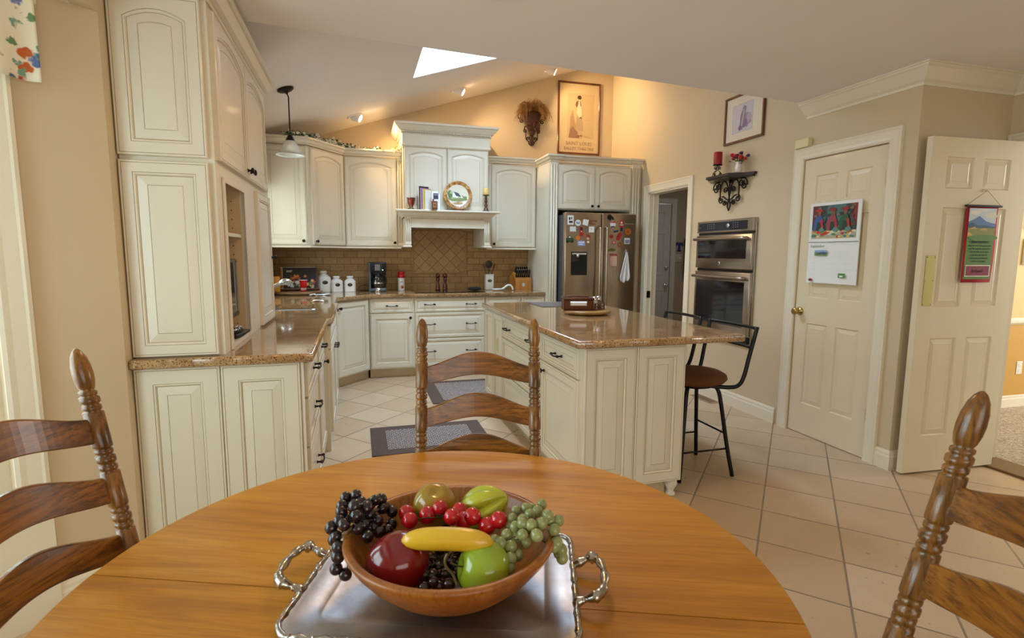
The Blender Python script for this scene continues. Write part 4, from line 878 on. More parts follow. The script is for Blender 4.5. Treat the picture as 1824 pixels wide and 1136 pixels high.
b = MB(); b.lathe([(.037, .112), (.036, .095), (.028, .006), (.0001, .006)], 30, cap=False); b.tube([(.0405*math.cos(2*PI*k/30), .0405*math.sin(2*PI*k/30), .117) for k in range(30)], .002, 8, True); b.build('lining', M_white, t)
t = thing('pillar_candle', 'square yellow candle behind the faucet', 'candle', (-.80, 5.95, Z0+.032))
b = MB(); b.box(-.035, .035, -.035, .035, .0, .16, .006, seg=2); b.build('wax', mat('yellow_wax', '#D9962F', .4), t); b = MB(); b.tube([(0, 0, .16), (.002, 0, .172)], .0015, 6); b.build('wick', M_black, t)
def napkin(nm, x, y, rz, wd, dp, lab, z=Z0):
    t = thing(nm, lab, 'paper', (x, y, z), rz); b = MB(); vs = []; fs = []; q = random.Random(int(x*1000)); n = 8
    for i in range(n+1):
        for j in range(n+1): vs.append((wd*(i/n-.5), dp*(j/n-.5), .003+.014*q.random()*(1 if 0 < i < n else .2)))
    for i in range(n):
        for j in range(n): a = i*(n+1)+j; fs.append((a, a+1, a+n+2, a+n+1))
    b.add(vs, fs, smooth=True); b.build('sheet', M_paper, t); return t
t = napkin('paper_note', -.37, 5.83, 10, .21, .12, 'crumpled white paper with a pen on the corner of the worktop')
t = thing('pen', 'dark pen lying on the crumpled white paper', 'pen', (-.37, 5.80, Z0+.018), 25); b = MB(); b.tube([(-.05, 0, 0), (.04, 0, .004), (.055, 0, .004)], [.004, .004, .0015], 8); b.build('barrel', M_black, t)
napkin('paper_note', -.345, 5.06, -5, .10, .05, 'small white paper at the far rim of the sink')
t = thing('faucet', 'chrome pull-out kitchen faucet rising behind the sink', 'faucet', (-.79, 4.72, Z0))
b = MB(); b.lathe([(.03, 0), (.03, .006), (.024, .012), (.022, .05), (.024, .06), (.02, .075)], 20); b.build('base', M_chrome, t)
b = MB(); b.tube(spline([(0, 0, .05), (.04, .02, .09), (.11, .06, .145), (.17, .09, .175)], 6), [.018]*7+[.016]*6+[.015]*6, 14); b.tube(spline([(.17, .09, .175), (.2, .105, .19), (.235, .125, .185), (.245, .13, .155)], 5), [.016, .018, .021, .024, .026, .027, .028, .028, .028, .028, .027, .026, .025, .024, .022, .02][:16], 14); b.build('spout', M_chrome, t)
b = MB(); b.tube(spline([(0, 0, .07), (-.0, .0, .16), (.03, .03, .215), (.075, .055, .235)], 5), [.014]*6+[.010]*5+[.008]*5, 10); b.build('lever', M_chrome, t)
t = thing('soap_dispenser', 'small chrome soap pump left of the faucet', 'soap dispenser', (-.79, 4.98, Z0)); b = MB(); b.lathe([(.018, 0), (.018, .008), (.01, .012), (.009, .05)], 16); b.tube(spline([(0, 0, .05), (0, 0, .07), (.03, .01, .07), (.05, .015, .055)], 4), .006, 8); b.build('pump', M_chrome, t)
# ---- niche: television, base with remote, plates
t = thing('television', 'small black flat television in the hutch niche', 'television', (-.605, 2.85, Z0+.013), 90)
b = MB(); b.box(-.17, .17, -.02, .02, .10, .385, .008, seg=2); b.box(-.155, .155, -.0215, -.02, .125, .37, mi=1); b.build('screen', [M_black, M_bglass], t)
b = MB(); b.lathe([(.10, 0), (.10, .008), (.03, .02), (.02, .03), (.02, .12)], 28, (0, .07, 0), Matrix.Diagonal((1.2, .7, 1, 1))); b.box(-.02, .02, .01, .08, .1, .13); b.build('stand', M_black, t)
t = thing('remote_control', 'black speckled remote caddy in front of the television', 'remote', (-.592, 2.96, Z0+.015), 84)
b = MB(); b.box(-.10, .10, -.035, .035, .0, .02, .008, seg=2); b.ball((-.02, 0, .03), 1, 16, 8, (.08, .028, .02)); b.build('body', M_black, t)
L = MB(); q = random.Random(3)
for i in range(40): a, e = q.uniform(0, 2*PI), q.uniform(.3, 1.3); L.ball((-.02+.08*math.cos(a)*math.cos(e), .028*math.sin(a)*math.cos(e), .03+.02*math.sin(e)), .003, 6, 4)
L.build('button', M_paper, t)
for i in range(6):
    pt = thing('plate', 'white plate in the stack on the niche shelf', 'plate', (-.692, 2.79, 1.437+i*.012), 0, 'white plates stacked in the hutch niche')
    b = MB(); b.lathe([(.0001, 0), (.06, 0), (.085, .006), (.115, .012), (.116, .014), (.085, .009), (.06, .003), (.0001, .003)], 32); b.build('dish', M_white, pt)
# ---- mantel
MZ = 1.806; MY = 5.87
t = thing('glass_goblet', 'amber red votive glass in a black scroll stand, left end of the mantel', 'candle holder', (.567, MY+.03, MZ))
b = MB(); b.lathe([(.0001, .03), (.018, .035), (.03, .06), (.036, .10), (.037, .118), (.034, .118), (.0001, .10)], 22); b.build('cup', mat('amber_glass', '#8E2A18', .08, coat=.6), t)
b = MB()
for a in (0, 90, 180, 270):
    c, s = math.cos(R(a+20)), math.sin(R(a+20)); b.tube(spline([(c*.05, s*.05, .122), (c*.042, s*.042, .118), (c*.04, s*.04, .08), (c*.02, s*.02, .035), (c*.018, s*.018, .02), (c*.034, s*.034, .004), (c*.04, s*.04, .008)], 4), .0028, 6)
b.tube([(.043*math.cos(2*PI*k/24), .043*math.sin(2*PI*k/24), .12) for k in range(24)], .0028, 6, True); b.build('stand', M_iron, t)
def book(nm, x, w_, h, d, col, lab, tilt=0, spiral=False, lay=None):
    t = thing(nm, lab, 'book', (x, MY+.03, MZ), 0); t.rotation_euler = (0, R(tilt) if nm == 'recipe_book' else 0, R(-58) if nm == 'cookbook' else 0)
    b = MB(); b.box(-w_/2, w_/2, -d/2, d/2, 0, h, .0015); b.build('cover', mat('book_'+col.strip('#').lower(), col, .45), t)
    if w_ > .006: b = MB(); b.box(-w_/2+.002, w_/2-.002, -d/2-.0005, d/2+.0005, .002, h+.0005); b.build('pages', M_paper, t)
    if spiral:
        b = MB()
        for k in range(14): zc = .01+k*(h-.02)/13; b.tube([(w_/2*1.5*math.cos(a), -d/2+.006*math.sin(a)-.003, zc) for a in [2*PI*j/10 for j in range(10)]], .0014, 5, True)
        b.build('spiral_binding', M_paper, t)
    if lay: art(t, 'cover_print', lay, y=-d/2-.001)
    return t
book('cookbook', .700, .009, .245, .13, '#2E1F2C', 'dark cookbook, leftmost of the cookbooks on the mantel', 5); book('cookbook', .722, .009, .225, .14, '#A56A90', 'mauve cookbook second from the left on the mantel', 4)
book('cookbook', .744, .009, .215, .13, '#D9C23C', 'yellow spiral cookbook on the mantel', 3, True); book('cookbook', .766, .009, .205, .13, '#E6E2D4', 'white spiral cookbook on the mantel', 2, True)
t = book('recipe_book', .812, .07, .19, .02, '#C9C9CE', 'grey patterned recipe book facing out on the mantel', 0, False, [('#3C3A48', rc(-.02, .033, .11, .17)), ('#9A9AA8', rc(-.014, .028, .15, .16)), ('#B98A5A', rc(-.035, .005, .0, .05)), ('#5A6A8C', blob(-.03, .07, .012, .012, 2)), ('#8C4A3A', blob(-.02, .10, .01, .012, 3))])
t.location.y = MY-.035; t = book('recipe_book', .858, .04, .175, .02, '#2E3440', 'small dark recipe book behind the grey one on the mantel', 0); t.location.y = MY+.04
t = thing('recipe_box', 'small brown wooden box in front of the cookbooks', 'box', (.80, MY-.075, MZ)); b = MB(); b.box(-.03, .03, -.015, .015, 0, .085, .002); b.build('body', M_frame, t)
art(t, 'carving', [('#A9784C', rc(-.018, .018, .02, .07)), ('#6B4226', el(0, .045, .012))], y=-.0152)
t = thing('decorative_plate', 'round plate painted with a white farmhouse on the mantel', 'plate', (1.072, MY+.02, MZ+.012)); T = Matrix.Translation((0, 0, 0)) @ RM('X', -10) @ Matrix.Translation((0, 0, .158)) @ Matrix.Rotation(PI/2, 4, 'X')
b = MB(); b.lathe([(.0001, -.012), (.09, -.012), (.158, .002), (.158, .006), (.15, .006), (.118, -.001)], 44, (0, 0, 0), T, mi=0, cap=False); b.lathe([(.12, -.001), (.11, -.003), (.0001, -.003)], 44, (0, 0, 0), T, mi=1, cap=False)
tp = NT('plate_rim'); vv = tp.coord(); tp.base(tp.ramp(tp.noise(vv, 22, 4, .7), [(.35, lin('#7A4A22')), (.5, lin('#B07A3C')), (.62, lin('#D8B67A')), (.75, lin('#6E5A2A'))])); tp.set(Roughness=.2)
b.build('dish', [tp.mat, mat('plate_centre', '#E2DCC2', .2, var=.03)], t)
T2 = RM('X', -10) @ Matrix.Translation((0, 0, .158))
L = [('#7F8E4E', blob(0, -.035, .105, .03, 3, j=.12)), ('#A9B884', blob(-.03, -.02, .07, .02, 5)), ('#5E7A3C', blob(-.085, .01, .028, .04, 6)), ('#A9B884', blob(-.07, .03, .016, .02, 7)), ('#EFEBDC', [(-.06, -.02), (.0, -.03), (.0, .0), (-.045, .03), (-.06, .005)]), ('#3E4650', [(-.045, .04), (.005, .025), (.035, -.015), (-.02, -.008)]), ('#EDE8D8', [(.03, -.03), (.065, -.03), (.06, -.005), (.045, .0), (.03, -.015)]), ('#3E4650', [(.04, .004), (.052, .0), (.07, -.028), (.056, -.026)]), ('#7F8E4E', blob(.08, -.02, .02, .012, 9)), ('#C9A06A', blob(0, -.085, .05, .012, 11)), ('#3A2A1C', rc(-.012, .016, -.084, -.078))]
art(t, 'painting', L, T=T2, y=-.0005, step=.0003)
t = thing('plate_stand', 'small wooden easel under the painted plate', 'stand', (1.072, MY+.02, MZ)); b = MB()
for s in (-1, 1): b.tube(spline([(s*.045, -.045, .02), (s*.045, -.04, .004), (s*.04, .0, .008), (s*.03, .075, .006)], 4), .005, 8); b.tube([(s*.03, .075, .006), (s*.02, .045, .12)], .005, 8)
b.box(-.045, .045, -.03, -.02, .0, .012, .003); b.build('frame', M_frame, t)
t = thing('candlestick', 'turned brown wooden candlestick at the right end of the mantel', 'candle holder', (1.375, MY, MZ))
b = MB(); b.lathe([(.036, 0), (.036, .006), (.026, .014), (.022, .03), (.013, .045), (.019, .06), (.014, .075), (.01, .09), (.016, .10), (.018, .112), (.012, .125), (.014, .14), (.010, .155), (.016, .165), (.038, .172), (.04, .178), (.0001, .178)], 26); b.build('stem', wood('candlestick_wood', '#2E1A10', '#54341F', '#6E4A2E', 'Z', .5), t)
t = thing('pillar_candle', 'cream pillar candle on the wooden candlestick', 'candle', (1.375, MY, MZ+.178)); b = MB(); b.lathe([(.031, 0), (.032, .003), (.032, .068), (.028, .072), (.02, .068), (.0001, .066)], 26)
b.build('wax', mat('cream_wax', '#E2BE6C', .45), t); b = MB(); b.tube([(0, 0, .066), (.001, 0, .08)], .0014, 6); b.build('wick', M_black, t)
# ---- tile mosaic panel behind the cooktop
t = thing('tile_panel', 'framed diamond-pattern tile panel on the backsplash above the cooktop', 'tile panel', (.625, 6.531, 1.10))
b = MB(); b.box(.02, .64, -.008, 0, .02, .505); b.build('diamond_tiles', M_diam, t)
b = MB()
for x0, x1, z0, z1 in ((0, .66, 0, .022), (0, .66, .503, .525), (0, .022, .022, .503), (.638, .66, .022, .503)): b.box(x0, x1, -.016, 0, z0, z1, .006, seg=2)
for k in range(26):
    for z in (.011, .514): b.ball((.012+.0254*k, -.014, z), 1, 8, 5, (.010, .005, .007), RM('Y', 30))
for k in range(20):
    for x in (.011, .649): b.ball((x, -.014, .02+.0254*k), 1, 8, 5, (.007, .005, .010), RM('Y', 30))
b.build('rope_border', mat('rope_tile', '#B78F5C', .5, var=.1, vs=20), t)
# ---- poster of the dancer
t = thing('framed_poster', 'tall framed sepia poster of a standing dancer above the refrigerator', 'picture', (2.445, 6.548, 2.60)); w, h = .575, .875
def frame(t, w, h, fw=.022, d=.022, m_=None):
    b = MB(); b.box(0, w, -d, 0, 0, fw, .003); b.box(0, w, -d, 0, h-fw, h, .003); b.box(0, fw, -d, 0, fw, h-fw, .003); b.box(w-fw, w, -d, 0, fw, h-fw, .003); b.build('frame', m_ or M_frame, t)
frame(t, w, h); b = MB(); b.box(.01, w-.01, -.008, -.001, .01, h-.01); b.build('print', mat('sepia_paper', '#D8BE92', .6, var=.05, vs=4), t)
L = [('#CDB184', rc(.13, .49, .20, .74)), ('#B2906C', [(.16, .20), (.26, .20), (.24, .36), (.20, .55), (.17, .45), (.165, .3)]), ('#9A7458', [(.15, .20), (.30, .20), (.28, .27), (.2, .34), (.165, .3)]), ('#B89A72', [(.30, .23), (.45, .21), (.45, .215), (.31, .245)]), ('#BFA279', [(.36, .63), (.46, .63), (.46, .634), (.36, .634)]), ('#BFA279', [(.36, .42), (.46, .42), (.46, .425), (.36, .425)]),
     ('#B79C78', [(.235, .30), (.345, .29), (.34, .40), (.31, .48), (.29, .50), (.26, .48), (.24, .36)]), ('#E2D0AA', [(.255, .50), (.26, .60), (.275, .64), (.31, .64), (.33, .58), (.335, .50), (.325, .46), (.31, .43), (.28, .46)]), ('#7A5A44', [(.235, .60), (.245, .64), (.275, .655), (.27, .60), (.255, .565)]), ('#8C6A50', [(.295, .65), (.305, .655), (.315, .59), (.30, .585)]), ('#D8C298', el(.297, .668, .018, .024)), ('#4A3226', blob(.288, .692, .027, .026, 2, j=.1)), ('#C9B28A', [(.31, .60), (.33, .60), (.338, .50), (.325, .44), (.31, .44), (.322, .51)]), ('#6E5040', [(.29, .445), (.32, .435), (.322, .455), (.30, .462)]),
     ('#C7AE86', [(.27, .30), (.285, .30), (.283, .23), (.272, .23)]), ('#C7AE86', [(.305, .30), (.32, .30), (.315, .235), (.305, .235)]), ('#8C6A50', [(.25, .222), (.30, .222), (.285, .236), (.27, .236)]), ('#8C6A50', [(.295, .226), (.335, .222), (.318, .24), (.303, .24)])]
art(t, 'picture', L, y=-.0085); 
text_mesh('lettering', 'SAINT LOUIS', .062, TXT_T, t, Matrix.Translation((w/2, -.0125, .115)) @ FRONT); text_mesh('lettering', 'BALLET THEATRE', .052, TXT_T, t, Matrix.Translation((w/2, -.0125, .055)) @ FRONT)
gl = NT('picture_glass'); gl.n.remove(gl.b); tr = gl.new('ShaderNodeBsdfTransparent'); gy = gl.new('ShaderNodeBsdfGlossy'); gy.inputs['Roughness'].default_value = .015;  mx_ = gl.new('ShaderNodeMixShader')
mx_.inputs[0].default_value = .06; gl.link(tr.outputs[0], mx_.inputs[1]); gl.link(gy.outputs[0], mx_.inputs[2]); gl.link(mx_.outputs[0], gl.out.inputs[0]); M_pg = gl.mat
b = MB(); b.add([(.02, -.0145, .02), (w-.02, -.0145, .02), (w-.02, -.0145, h-.02), (.02, -.0145, h-.02)], [(0, 1, 2, 3)]); b.build('glazing', M_pg, t)
# ---- framed print on right wall
t = thing('framed_picture', 'framed matted watercolour of a seated dancer in violet on the right wall', 'picture', (3.198, 4.27, 2.31), -90); w, h = .49, .40
frame(t, w, h, .018, .022); b = MB(); b.box(.01, w-.01, -.008, -.001, .01, h-.01); b.build('mat_board', mat('mat_board', '#E9DEC9', .7, var=0), t)
L = [('#9C8FA8', rc(.098, .352, .083, .317)), ('#D2CBD0', rc(.10, .35, .085, .315)), ('#9A8CA6', blob(.27, .17, .065, .06, 3)), ('#7E7296', blob(.24, .15, .05, .045, 7)), ('#8A7EA0', [(.19, .10), (.23, .10), (.27, .28), (.24, .30), (.20, .22)]), ('#D9B8A4', [(.21, .12), (.225, .13), (.25, .26), (.24, .27)]), ('#6E6288', blob(.20, .12, .022, .022, 4)), ('#B7ABBE', blob(.31, .19, .03, .04, 9))]
art(t, 'picture', L, y=-.0085); b = MB(); b.add([(.015, -.014, .015), (w-.015, -.014, .015), (w-.015, -.014, h-.015), (.015, -.014, h-.015)], [(0, 1, 2, 3)]); b.build('glazing', M_pg, t)
# ---- scroll helpers
def spiral(cx, cz, r0, a0, turns, y, sgn=1, n=18, r1=.12):
    return [(cx+r0*(1-(1-r1)*k/n)*math.cos(a0+sgn*2*PI*turns*k/n), y, cz+r0*(1-(1-r1)*k/n)*math.sin(a0+sgn*2*PI*turns*k/n)) for k in range(n+1)]
def scroll(b, pts, r=.006): b.tube(spline(pts, 4), r, 6)
# ---- wall shelf
t = thing('wall_shelf', 'dark wooden wall shelf on black wrought iron scrolls above the ovens', 'shelf', (3.2, 4.14, 2.035), -90)
b = MB(); b.prism([(-.30, 0), (-.30, -.03), (-.22, -.06), (-.15, -.17), (.15, -.17), (.22, -.06), (.30, -.03), (.30, 0)], -.022, 0); b.prism([(-.28, 0), (-.28, -.025), (-.205, -.05), (-.14, -.155), (.14, -.155), (.205, -.05), (.28, -.025), (.28, 0)], -.034, -.022); b.build('board', M_dkwood, t)
b = MB(); y = -.03
b.tube([(0, y, -.034), (0, y, -.20)], .006, 8)
for s in (-1, 1):
    S = lambda pts: [(s*p[0], p[1], p[2]) for p in pts]
    scroll(b, S([(0, y, -.19), (.02, y, -.10), (.05, y, -.05), (.085, y, -.04), (.115, y, -.07), (.125, y, -.13), (.12, y, -.19)]))
    scroll(b, S(spiral(.11, -.20, .032, R(60), 1.3, y, -1))); scroll(b, S(spiral(.055, -.12, .028, R(200), 1.4, y, -1))); scroll(b, S(spiral(.15, -.07, .035, R(20), 1.3, y, -1))); scroll(b, S(spiral(.19, -.10, .035, R(100), 1.3, y, 1)))
    scroll(b, S([(0, y, -.20), (.03, y, -.20), (.07, y, -.175), (.10, y, -.17)])); scroll(b, S([(0, y, -.22), (.04, y, -.235), (.075, y, -.21)])); scroll(b, S(spiral(.055, -.225, .025, R(0), 1.3, y, -1)))
    scroll(b, S([(0, y, -.19), (.015, y, -.235), (.018, y, -.26), (0, y, -.30)])); scroll(b, S([(.14, y, -.04), (.19, y, -.04), (.222, y, -.07), (.225, y, -.10)]))
b.box(-.01, .01, -.034, 0, -.06, -.034); b.build('scroll_bracket', M_iron, t)
t = thing('candle_holder', 'black wrought iron scroll candle holder on the wall shelf', 'candle holder', (3.11, 4.24, 2.036), -90)
b = MB(); b.lathe([(.038, .1), (.042, .104), (.038, .108), (.0001, .106)], 24)
for a in (0, 90):
    for s in (-1, 1):
        c, si = math.cos(R(a))*s, math.sin(R(a))*s
        P = [(0, .10), (.012, .075), (.006, .06), (.03, .045), (.048, .02), (.05, .004)]; b.tube(spline([(c*x, si*x, z) for x, z in P], 4), .003, 6)
        P = [(p[0], p[2]) for p in spiral(.024, .075, .016, R(180), 1.2, 0, -1)]; b.tube([(c*x, si*x, z) for x, z in P], .0026, 6)
        P = [(p[0], p[2]) for p in spiral(.028, .02, .014, R(90), 1.2, 0, -1)]; b.tube([(c*x, si*x, z) for x, z in P], .0026, 6)
b.build('frame', M_iron, t)
t = thing('pillar_candle', 'thick dark red pillar candle on the iron candle holder', 'candle', (3.11, 4.24, 2.142)); b = MB(); b.lathe([(.036, 0), (.037, .004), (.037, .105), (.033, .11), (.015, .102), (.0001, .10)], 26); b.build('wax', M_red, t); b = MB(); b.tube([(0, 0, .1), (.002, 0, .118)], .0014, 6); b.build('wick', M_black, t)
t = thing('flower_vase', 'small white vase on the right of the wall shelf', 'vase', (3.12, 3.975, 2.036)); b = MB(); b.lathe([(.022, 0), (.027, .01), (.03, .035), (.026, .06), (.022, .075), (.03, .09), (.028, .09), (.019, .075), (.0001, .07)], 24); b.build('body', mat('painted_vase', '#E9DFD4', .15, var=.15, vs=30, coat=.5), t)
t = thing('flower_bouquet', 'small red and purple artificial flower bouquet in the white vase', 'flowers', (3.12, 3.975, 2.11)); q = random.Random(11)
bs, br, bp, bl = MB(), MB(), MB(), MB()
for i in range(30):
    a = q.uniform(0, 2*PI); el_ = q.uniform(.25, 1.3); r_ = q.uniform(.05, .085); p = (r_*math.cos(a)*math.cos(el_), r_*1.3*math.sin(a)*math.cos(el_), .01+r_*math.sin(el_)); bs.tube([(0, 0, -.04), tuple(x*.5 for x in p), p], .0012, 5)
    tgt = (br, bp, bl)[0 if i % 5 < 2 else (1 if i % 5 == 2 else 2)]
    if tgt is bl: tgt.ball(p, 1, 8, 4, (.014, .007, .003), Matrix.Rotation(a, 4, 'Z'))
    else:
        for k in range(5): tgt.ball((p[0]+.008*math.cos(k*1.26), p[1]+.008*math.sin(k*1.26), p[2]+.002*k), .0085, 8, 5)
bs.build('stem', M_leaf, t); br.build('red_flowers', mat('red_flower', '#C8202E', .5), t); bp.build('purple_flowers', mat('purple_flower', '#3A2A5C', .5), t); bl.build('leaves', M_leaf, t)
# ---- sconce with dried grass on the back wall
t = thing('wall_sconce', 'dark wrought iron wall pocket with scrolls on the back wall', 'sconce', (2.10, 6.548, 2.72))
b = MB(); b.lathe([(.012, .06), (.03, .07), (.04, .10), (.06, .13), (.085, .2), (.105, .29), (.125, .34), (.12, .34), (.0001, .33)], 20, (0, -.05, .0), Matrix.Diagonal((1, .45, 1, 1)))
b.lathe([(.0001, -.06), (.03, -.045), (.045, -.02), (.03, .0), (.025, .03), (.03, .06), (.02, .075)], 16, (0, -.03, 0), Matrix.Diagonal((1, .5, 1, 1)))
q = random.Random(2)
for i in range(22): b.ball((q.uniform(-.075, .075), -.085+q.uniform(-.01, .01), q.uniform(.12, .20)), 1, 8, 5, (.022, .008, .03), RM('Y', q.uniform(-70, 70)))
b.build('basket', mat('rusted_iron', '#4A2A18', .6, .1, var=.45, vs=40), t)
b = MB()
for s in (-1, 1):
    S = lambda pts: [(s*p[0], p[1], p[2]) for p in pts]; y = -.035
    scroll(b, S([(.10, y, .30), (.14, y, .33), (.175, y, .30), (.165, y, .26), (.14, y, .265)])); scroll(b, S(spiral(.135, .235, .028, R(90), 1.3, y, 1))); scroll(b, S([(.03, y, -.01), (.07, y, .02), (.075, y, .08), (.07, y, .13)])); scroll(b, S(spiral(.045, .03, .022, R(-60), 1.3, y, 1))); scroll(b, S(spiral(.085, .115, .022, R(120), 1.3, y, -1))); scroll(b, S([(.04, y, .16), (.085, y, .17), (.095, y, .14)]))
b.build('scrolls', M_iron, t)
t = thing('dried_grass', 'wispy brown dried grass filling the wall pocket', 'dried plant', (2.10, 6.50, 3.0)); b = MB(); q = random.Random(7)
for i in range(420):
    a = q.uniform(-1.5, 1.5); l = q.uniform(.10, .22); dy = -q.uniform(.0, .10); sx = math.sin(a)*l; top = .04+math.cos(a)*l*.75; dr = q.uniform(.02, .13)*abs(math.sin(a))+.02
    b.tube(spline([(q.uniform(-.06, .06), -.01, 0), (sx*.5, dy*.5, top*.8), (sx*.9, dy, top), (sx*1.15+q.uniform(-.02, .02), dy*1.1, top-dr)], 3), q.uniform(.0009, .0018), 4)
b.build('blades', mat('dried_stalk', '#A0703A', .7, var=.35, vs=12), t)
# ---- pendant over sink
px_, py_ = -.50, 4.66; zc = vz(px_)
t = thing('pendant_lamp', 'bronze pendant lamp with a white glass bell shade over the sink', 'lamp', (px_, py_, zc))
b = MB(); b.lathe([(.062, 0), (.062, -.012), (.045, -.022), (.012, -.03), (.008, -.04)], 28, (0, 0, 0), RM('Y', -17.6)); b.build('canopy', M_bronze, t)
b = MB(); b.tube([(.012, 0, -.036), (.022, 0, -.06), (.022, 0, -.36)], .005, 10); b.build('stem', M_bronze, t)
b = MB(); b.lathe([(.006, -.34), (.018, -.35), (.035, -.385), (.036, -.395), (.0001, -.395)], 24, (.022, 0, 0)); b.build('socket_cap', M_bronze, t)
sh = NT('alabaster_glass'); sh.base((.86, .86, .80, 1)); sh.set(Roughness=.2, **{'Transmission Weight': .35, 'Coat Weight': .5})
b = MB(); b.lathe([(.034, -.388), (.045, -.40), (.06, -.43), (.073, -.465), (.088, -.485), (.11, -.498), (.107, -.501), (.085, -.489), (.07, -.468), (.055, -.43), (.04, -.402), (.03, -.392)], 36, (.022, 0, 0), cap=False); b.build('shade', sh.mat, t)
b = MB(); b.ball((.022, 0, -.44), .027, 14, 9); b.build('bulb', emit('warm_bulb', '#FFF0D0', 2), t)
# ---- eyeball downlights
SP = [(.016, 6.06, 'recessed eyeball spotlight lowest on the sloped ceiling, nearest the ivy'), (1.10, 6.03, 'recessed eyeball spotlight in the middle of the sloped ceiling'), (2.20, 6.15, 'recessed eyeball spotlight highest on the sloped ceiling, near the poster')]
M_lens = emit('lamp_lens', '#FFDFA8', 40)
for x, y, lab in SP:
    t = thing('spotlight', lab, 'light', (x, y, vz(x)-.0005), 0, 'eyeball spotlights on the sloped ceiling'); Rt = RM('Y', -17.6)
    b = MB(); b.lathe([(.085, 0), (.085, -.005), (.07, -.009), (.056, -.006), (.05, 0)], 32, (0, 0, 0), Rt, cap=False); b.build('trim_ring', M_ceil, t)
    d = Vector((.72, .12, -.50)).normalized(); Q = Vector((.80, -.24, -.42)).to_track_quat('-Z', 'Y').to_matrix().to_4x4()
    b = MB(); b.lathe([(.037, -.066), (.042, -.06), (.054, -.02), (.054, .01), (.045, .035)], 28, (0, 0, 0), Q, cap=False); b.build('eyeball', M_ceil, t)
    b = MB(); b.lathe([(.0001, -.060), (.038, -.060)], 28, (0, 0, 0), Q, cap=False); b.build('lens', M_lens, t)
    l = bpy.data.lights.new('spot_beam', 'SPOT'); l.energy = SPW; l.color = (1, .70, .38); l.spot_size = R(124); l.spot_blend = .8; l.shadow_soft_size = .03
    lo = bpy.data.objects.new('spot_beam', l); COL.objects.link(lo); lo.location = Vector((x, y, vz(x)))+d*.075; lo.rotation_euler = d.to_track_quat('-Z', 'Y').to_euler()
# ---- dining ceiling lamp (only its rim peeks into the photo)
t = thing('ceiling_lamp', 'flush ceiling light over the dining area, rim at the top edge', 'lamp', (.575, 2.195, 2.44))
b = MB(); b.lathe([(.205, 0), (.21, -.006), (.19, -.012), (.14, -.014)], 36); b.build('rim', mat('ivory_metal', '#E6D9A8', .4), t); b = MB(); b.lathe([(.14, -.014), (.12, -.022), (.08, -.03), (.0001, -.034)], 36, cap=False); b.build('diffuser', emit('lamp_diffuser', '#FFC272', 44.0), t)
# ---- calendar, banner, thermostat, vents, outlets, T letter
t = thing('wall_calendar', 'open wall calendar for September with a photo of women cooking, on the pantry door', 'calendar', (3.183, 3.232, 1.15), -90); w = .415
b = MB(); b.box(0, w, -.006, 0, 0, .285, .001); b.box(.0, w, -.009, 0, .287, .565, .001); b.box(.002, w-.002, -.009, -.001, .28, .292); b.build('pages', M_paper, t)
q = random.Random(21); zp0, zp1 = .315, .545; L = [('#3B4A46', rc(.025, .39, zp0, zp1)), ('#6E2A22', rc(.025, .08, .42, zp1)), ('#8A3428', rc(.34, .39, .40, zp1)), ('#51726E', rc(.15, .30, .43, zp1)), ('#B9B48C', rc(.025, .39, zp0, .37))]
for i in range(46): L.append((q.choice(['#D8C86A', '#B8C08A', '#E0D8B8', '#C9803A', '#7A9A4A', '#A8B0A4', '#C23A2E', '#5A7F7A']), blob(.035+.345*q.random(), zp0+.01+.05*q.random(), .012+.010*q.random(), .006+.006*q.random(), i)))
for i in range(44): L.append((q.choice(['#3E5450', '#5A3A30', '#6E4A3A', '#2E3A38', '#7A6A58', '#4A6A66']), blob(.04+.335*q.random(), .39+.14*q.random(), .016, .010, 60+i)))
for cx, hat, sh in ((.085, '#B02A30', '#3E5A94'), (.20, '#8A2A32', '#9A4450'), (.30, '#9A2A2A', '#2E5A3C')):
    L += [(sh, [(cx-.045, .37), (cx-.04, .44), (cx-.015, .475), (cx+.02, .475), (cx+.04, .43), (cx+.03, .37)]), ('#2A3A30', [(cx-.02, .37), (cx-.012, .43), (cx+.03, .43), (cx+.04, .37)]), ('#B03038', [(cx+.01, .44), (cx+.03, .45), (cx+.045, .39), (cx+.03, .385)]), ('#8A5A3C', el(cx+.004, .492, .014, .017)), (hat, el(cx, .512, .032, .011)), ('#5E8A84', el(cx+.03, .375, .024, .015)), ('#9A6A44', el(cx+.03, .392, .008, .006))]
L += [('#E9E7E2', rc(.02, .025, .30, .55)), ('#6A8A4A', rc(.07, .175, .195, .232)), ('#8AA8D8', rc(.07, .175, .22, .234)), ('#4A5A7A', [(.10, .212), (.12, .222), (.15, .224), (.175, .213), (.175, .206), (.10, .206)]), ('#4E8A3A', rc(.28, .335, .045, .075)), ('#E8F0E8', rc(.292, .32, .05, .062)), ('#8E2A20', el(.048, .022, .018, .010))]
for r_ in range(5): L.append(('#D9D8D4', rc(.03, .39, .06+.04*r_, .0608+.04*r_)))
for c_ in range(8): L.append(('#DCDBD7', rc(.03+.0514*c_, .0308+.0514*c_, .06, .22)))
art(t, 'print', L, y=-.0092, step=.00006)
text_mesh('lettering', 'September', .028, flat('#A9A9A8'), t, Matrix.Translation((.085, -.0102, .255)) @ FRONT)
b = MB(); b.tube([(w/2, -.006, .56), (w/2, .006, .575)], .002, 6)
for k in range(12): b.tube([(w/2-.03+.005*k, -.0105, .283), (w/2-.03+.005*k, -.0105, .291)], .0008, 4)
b.build('hanger', M_chrome, t)
t = thing('wall_banner', 'small hanging cloth banner with mountain scene and prayer text on the swinging door', 'banner', (3.47, 2.388, 1.19), -3.4); w = .26
tc = NT('banner_cloth'); tc.base(lin('#B02A34')); tc.set(Roughness=.85)
b = MB(); n = 14; vs = []; fs = []; hh = .45
wav = lambda f: -.006-.004*math.sin(f*5)
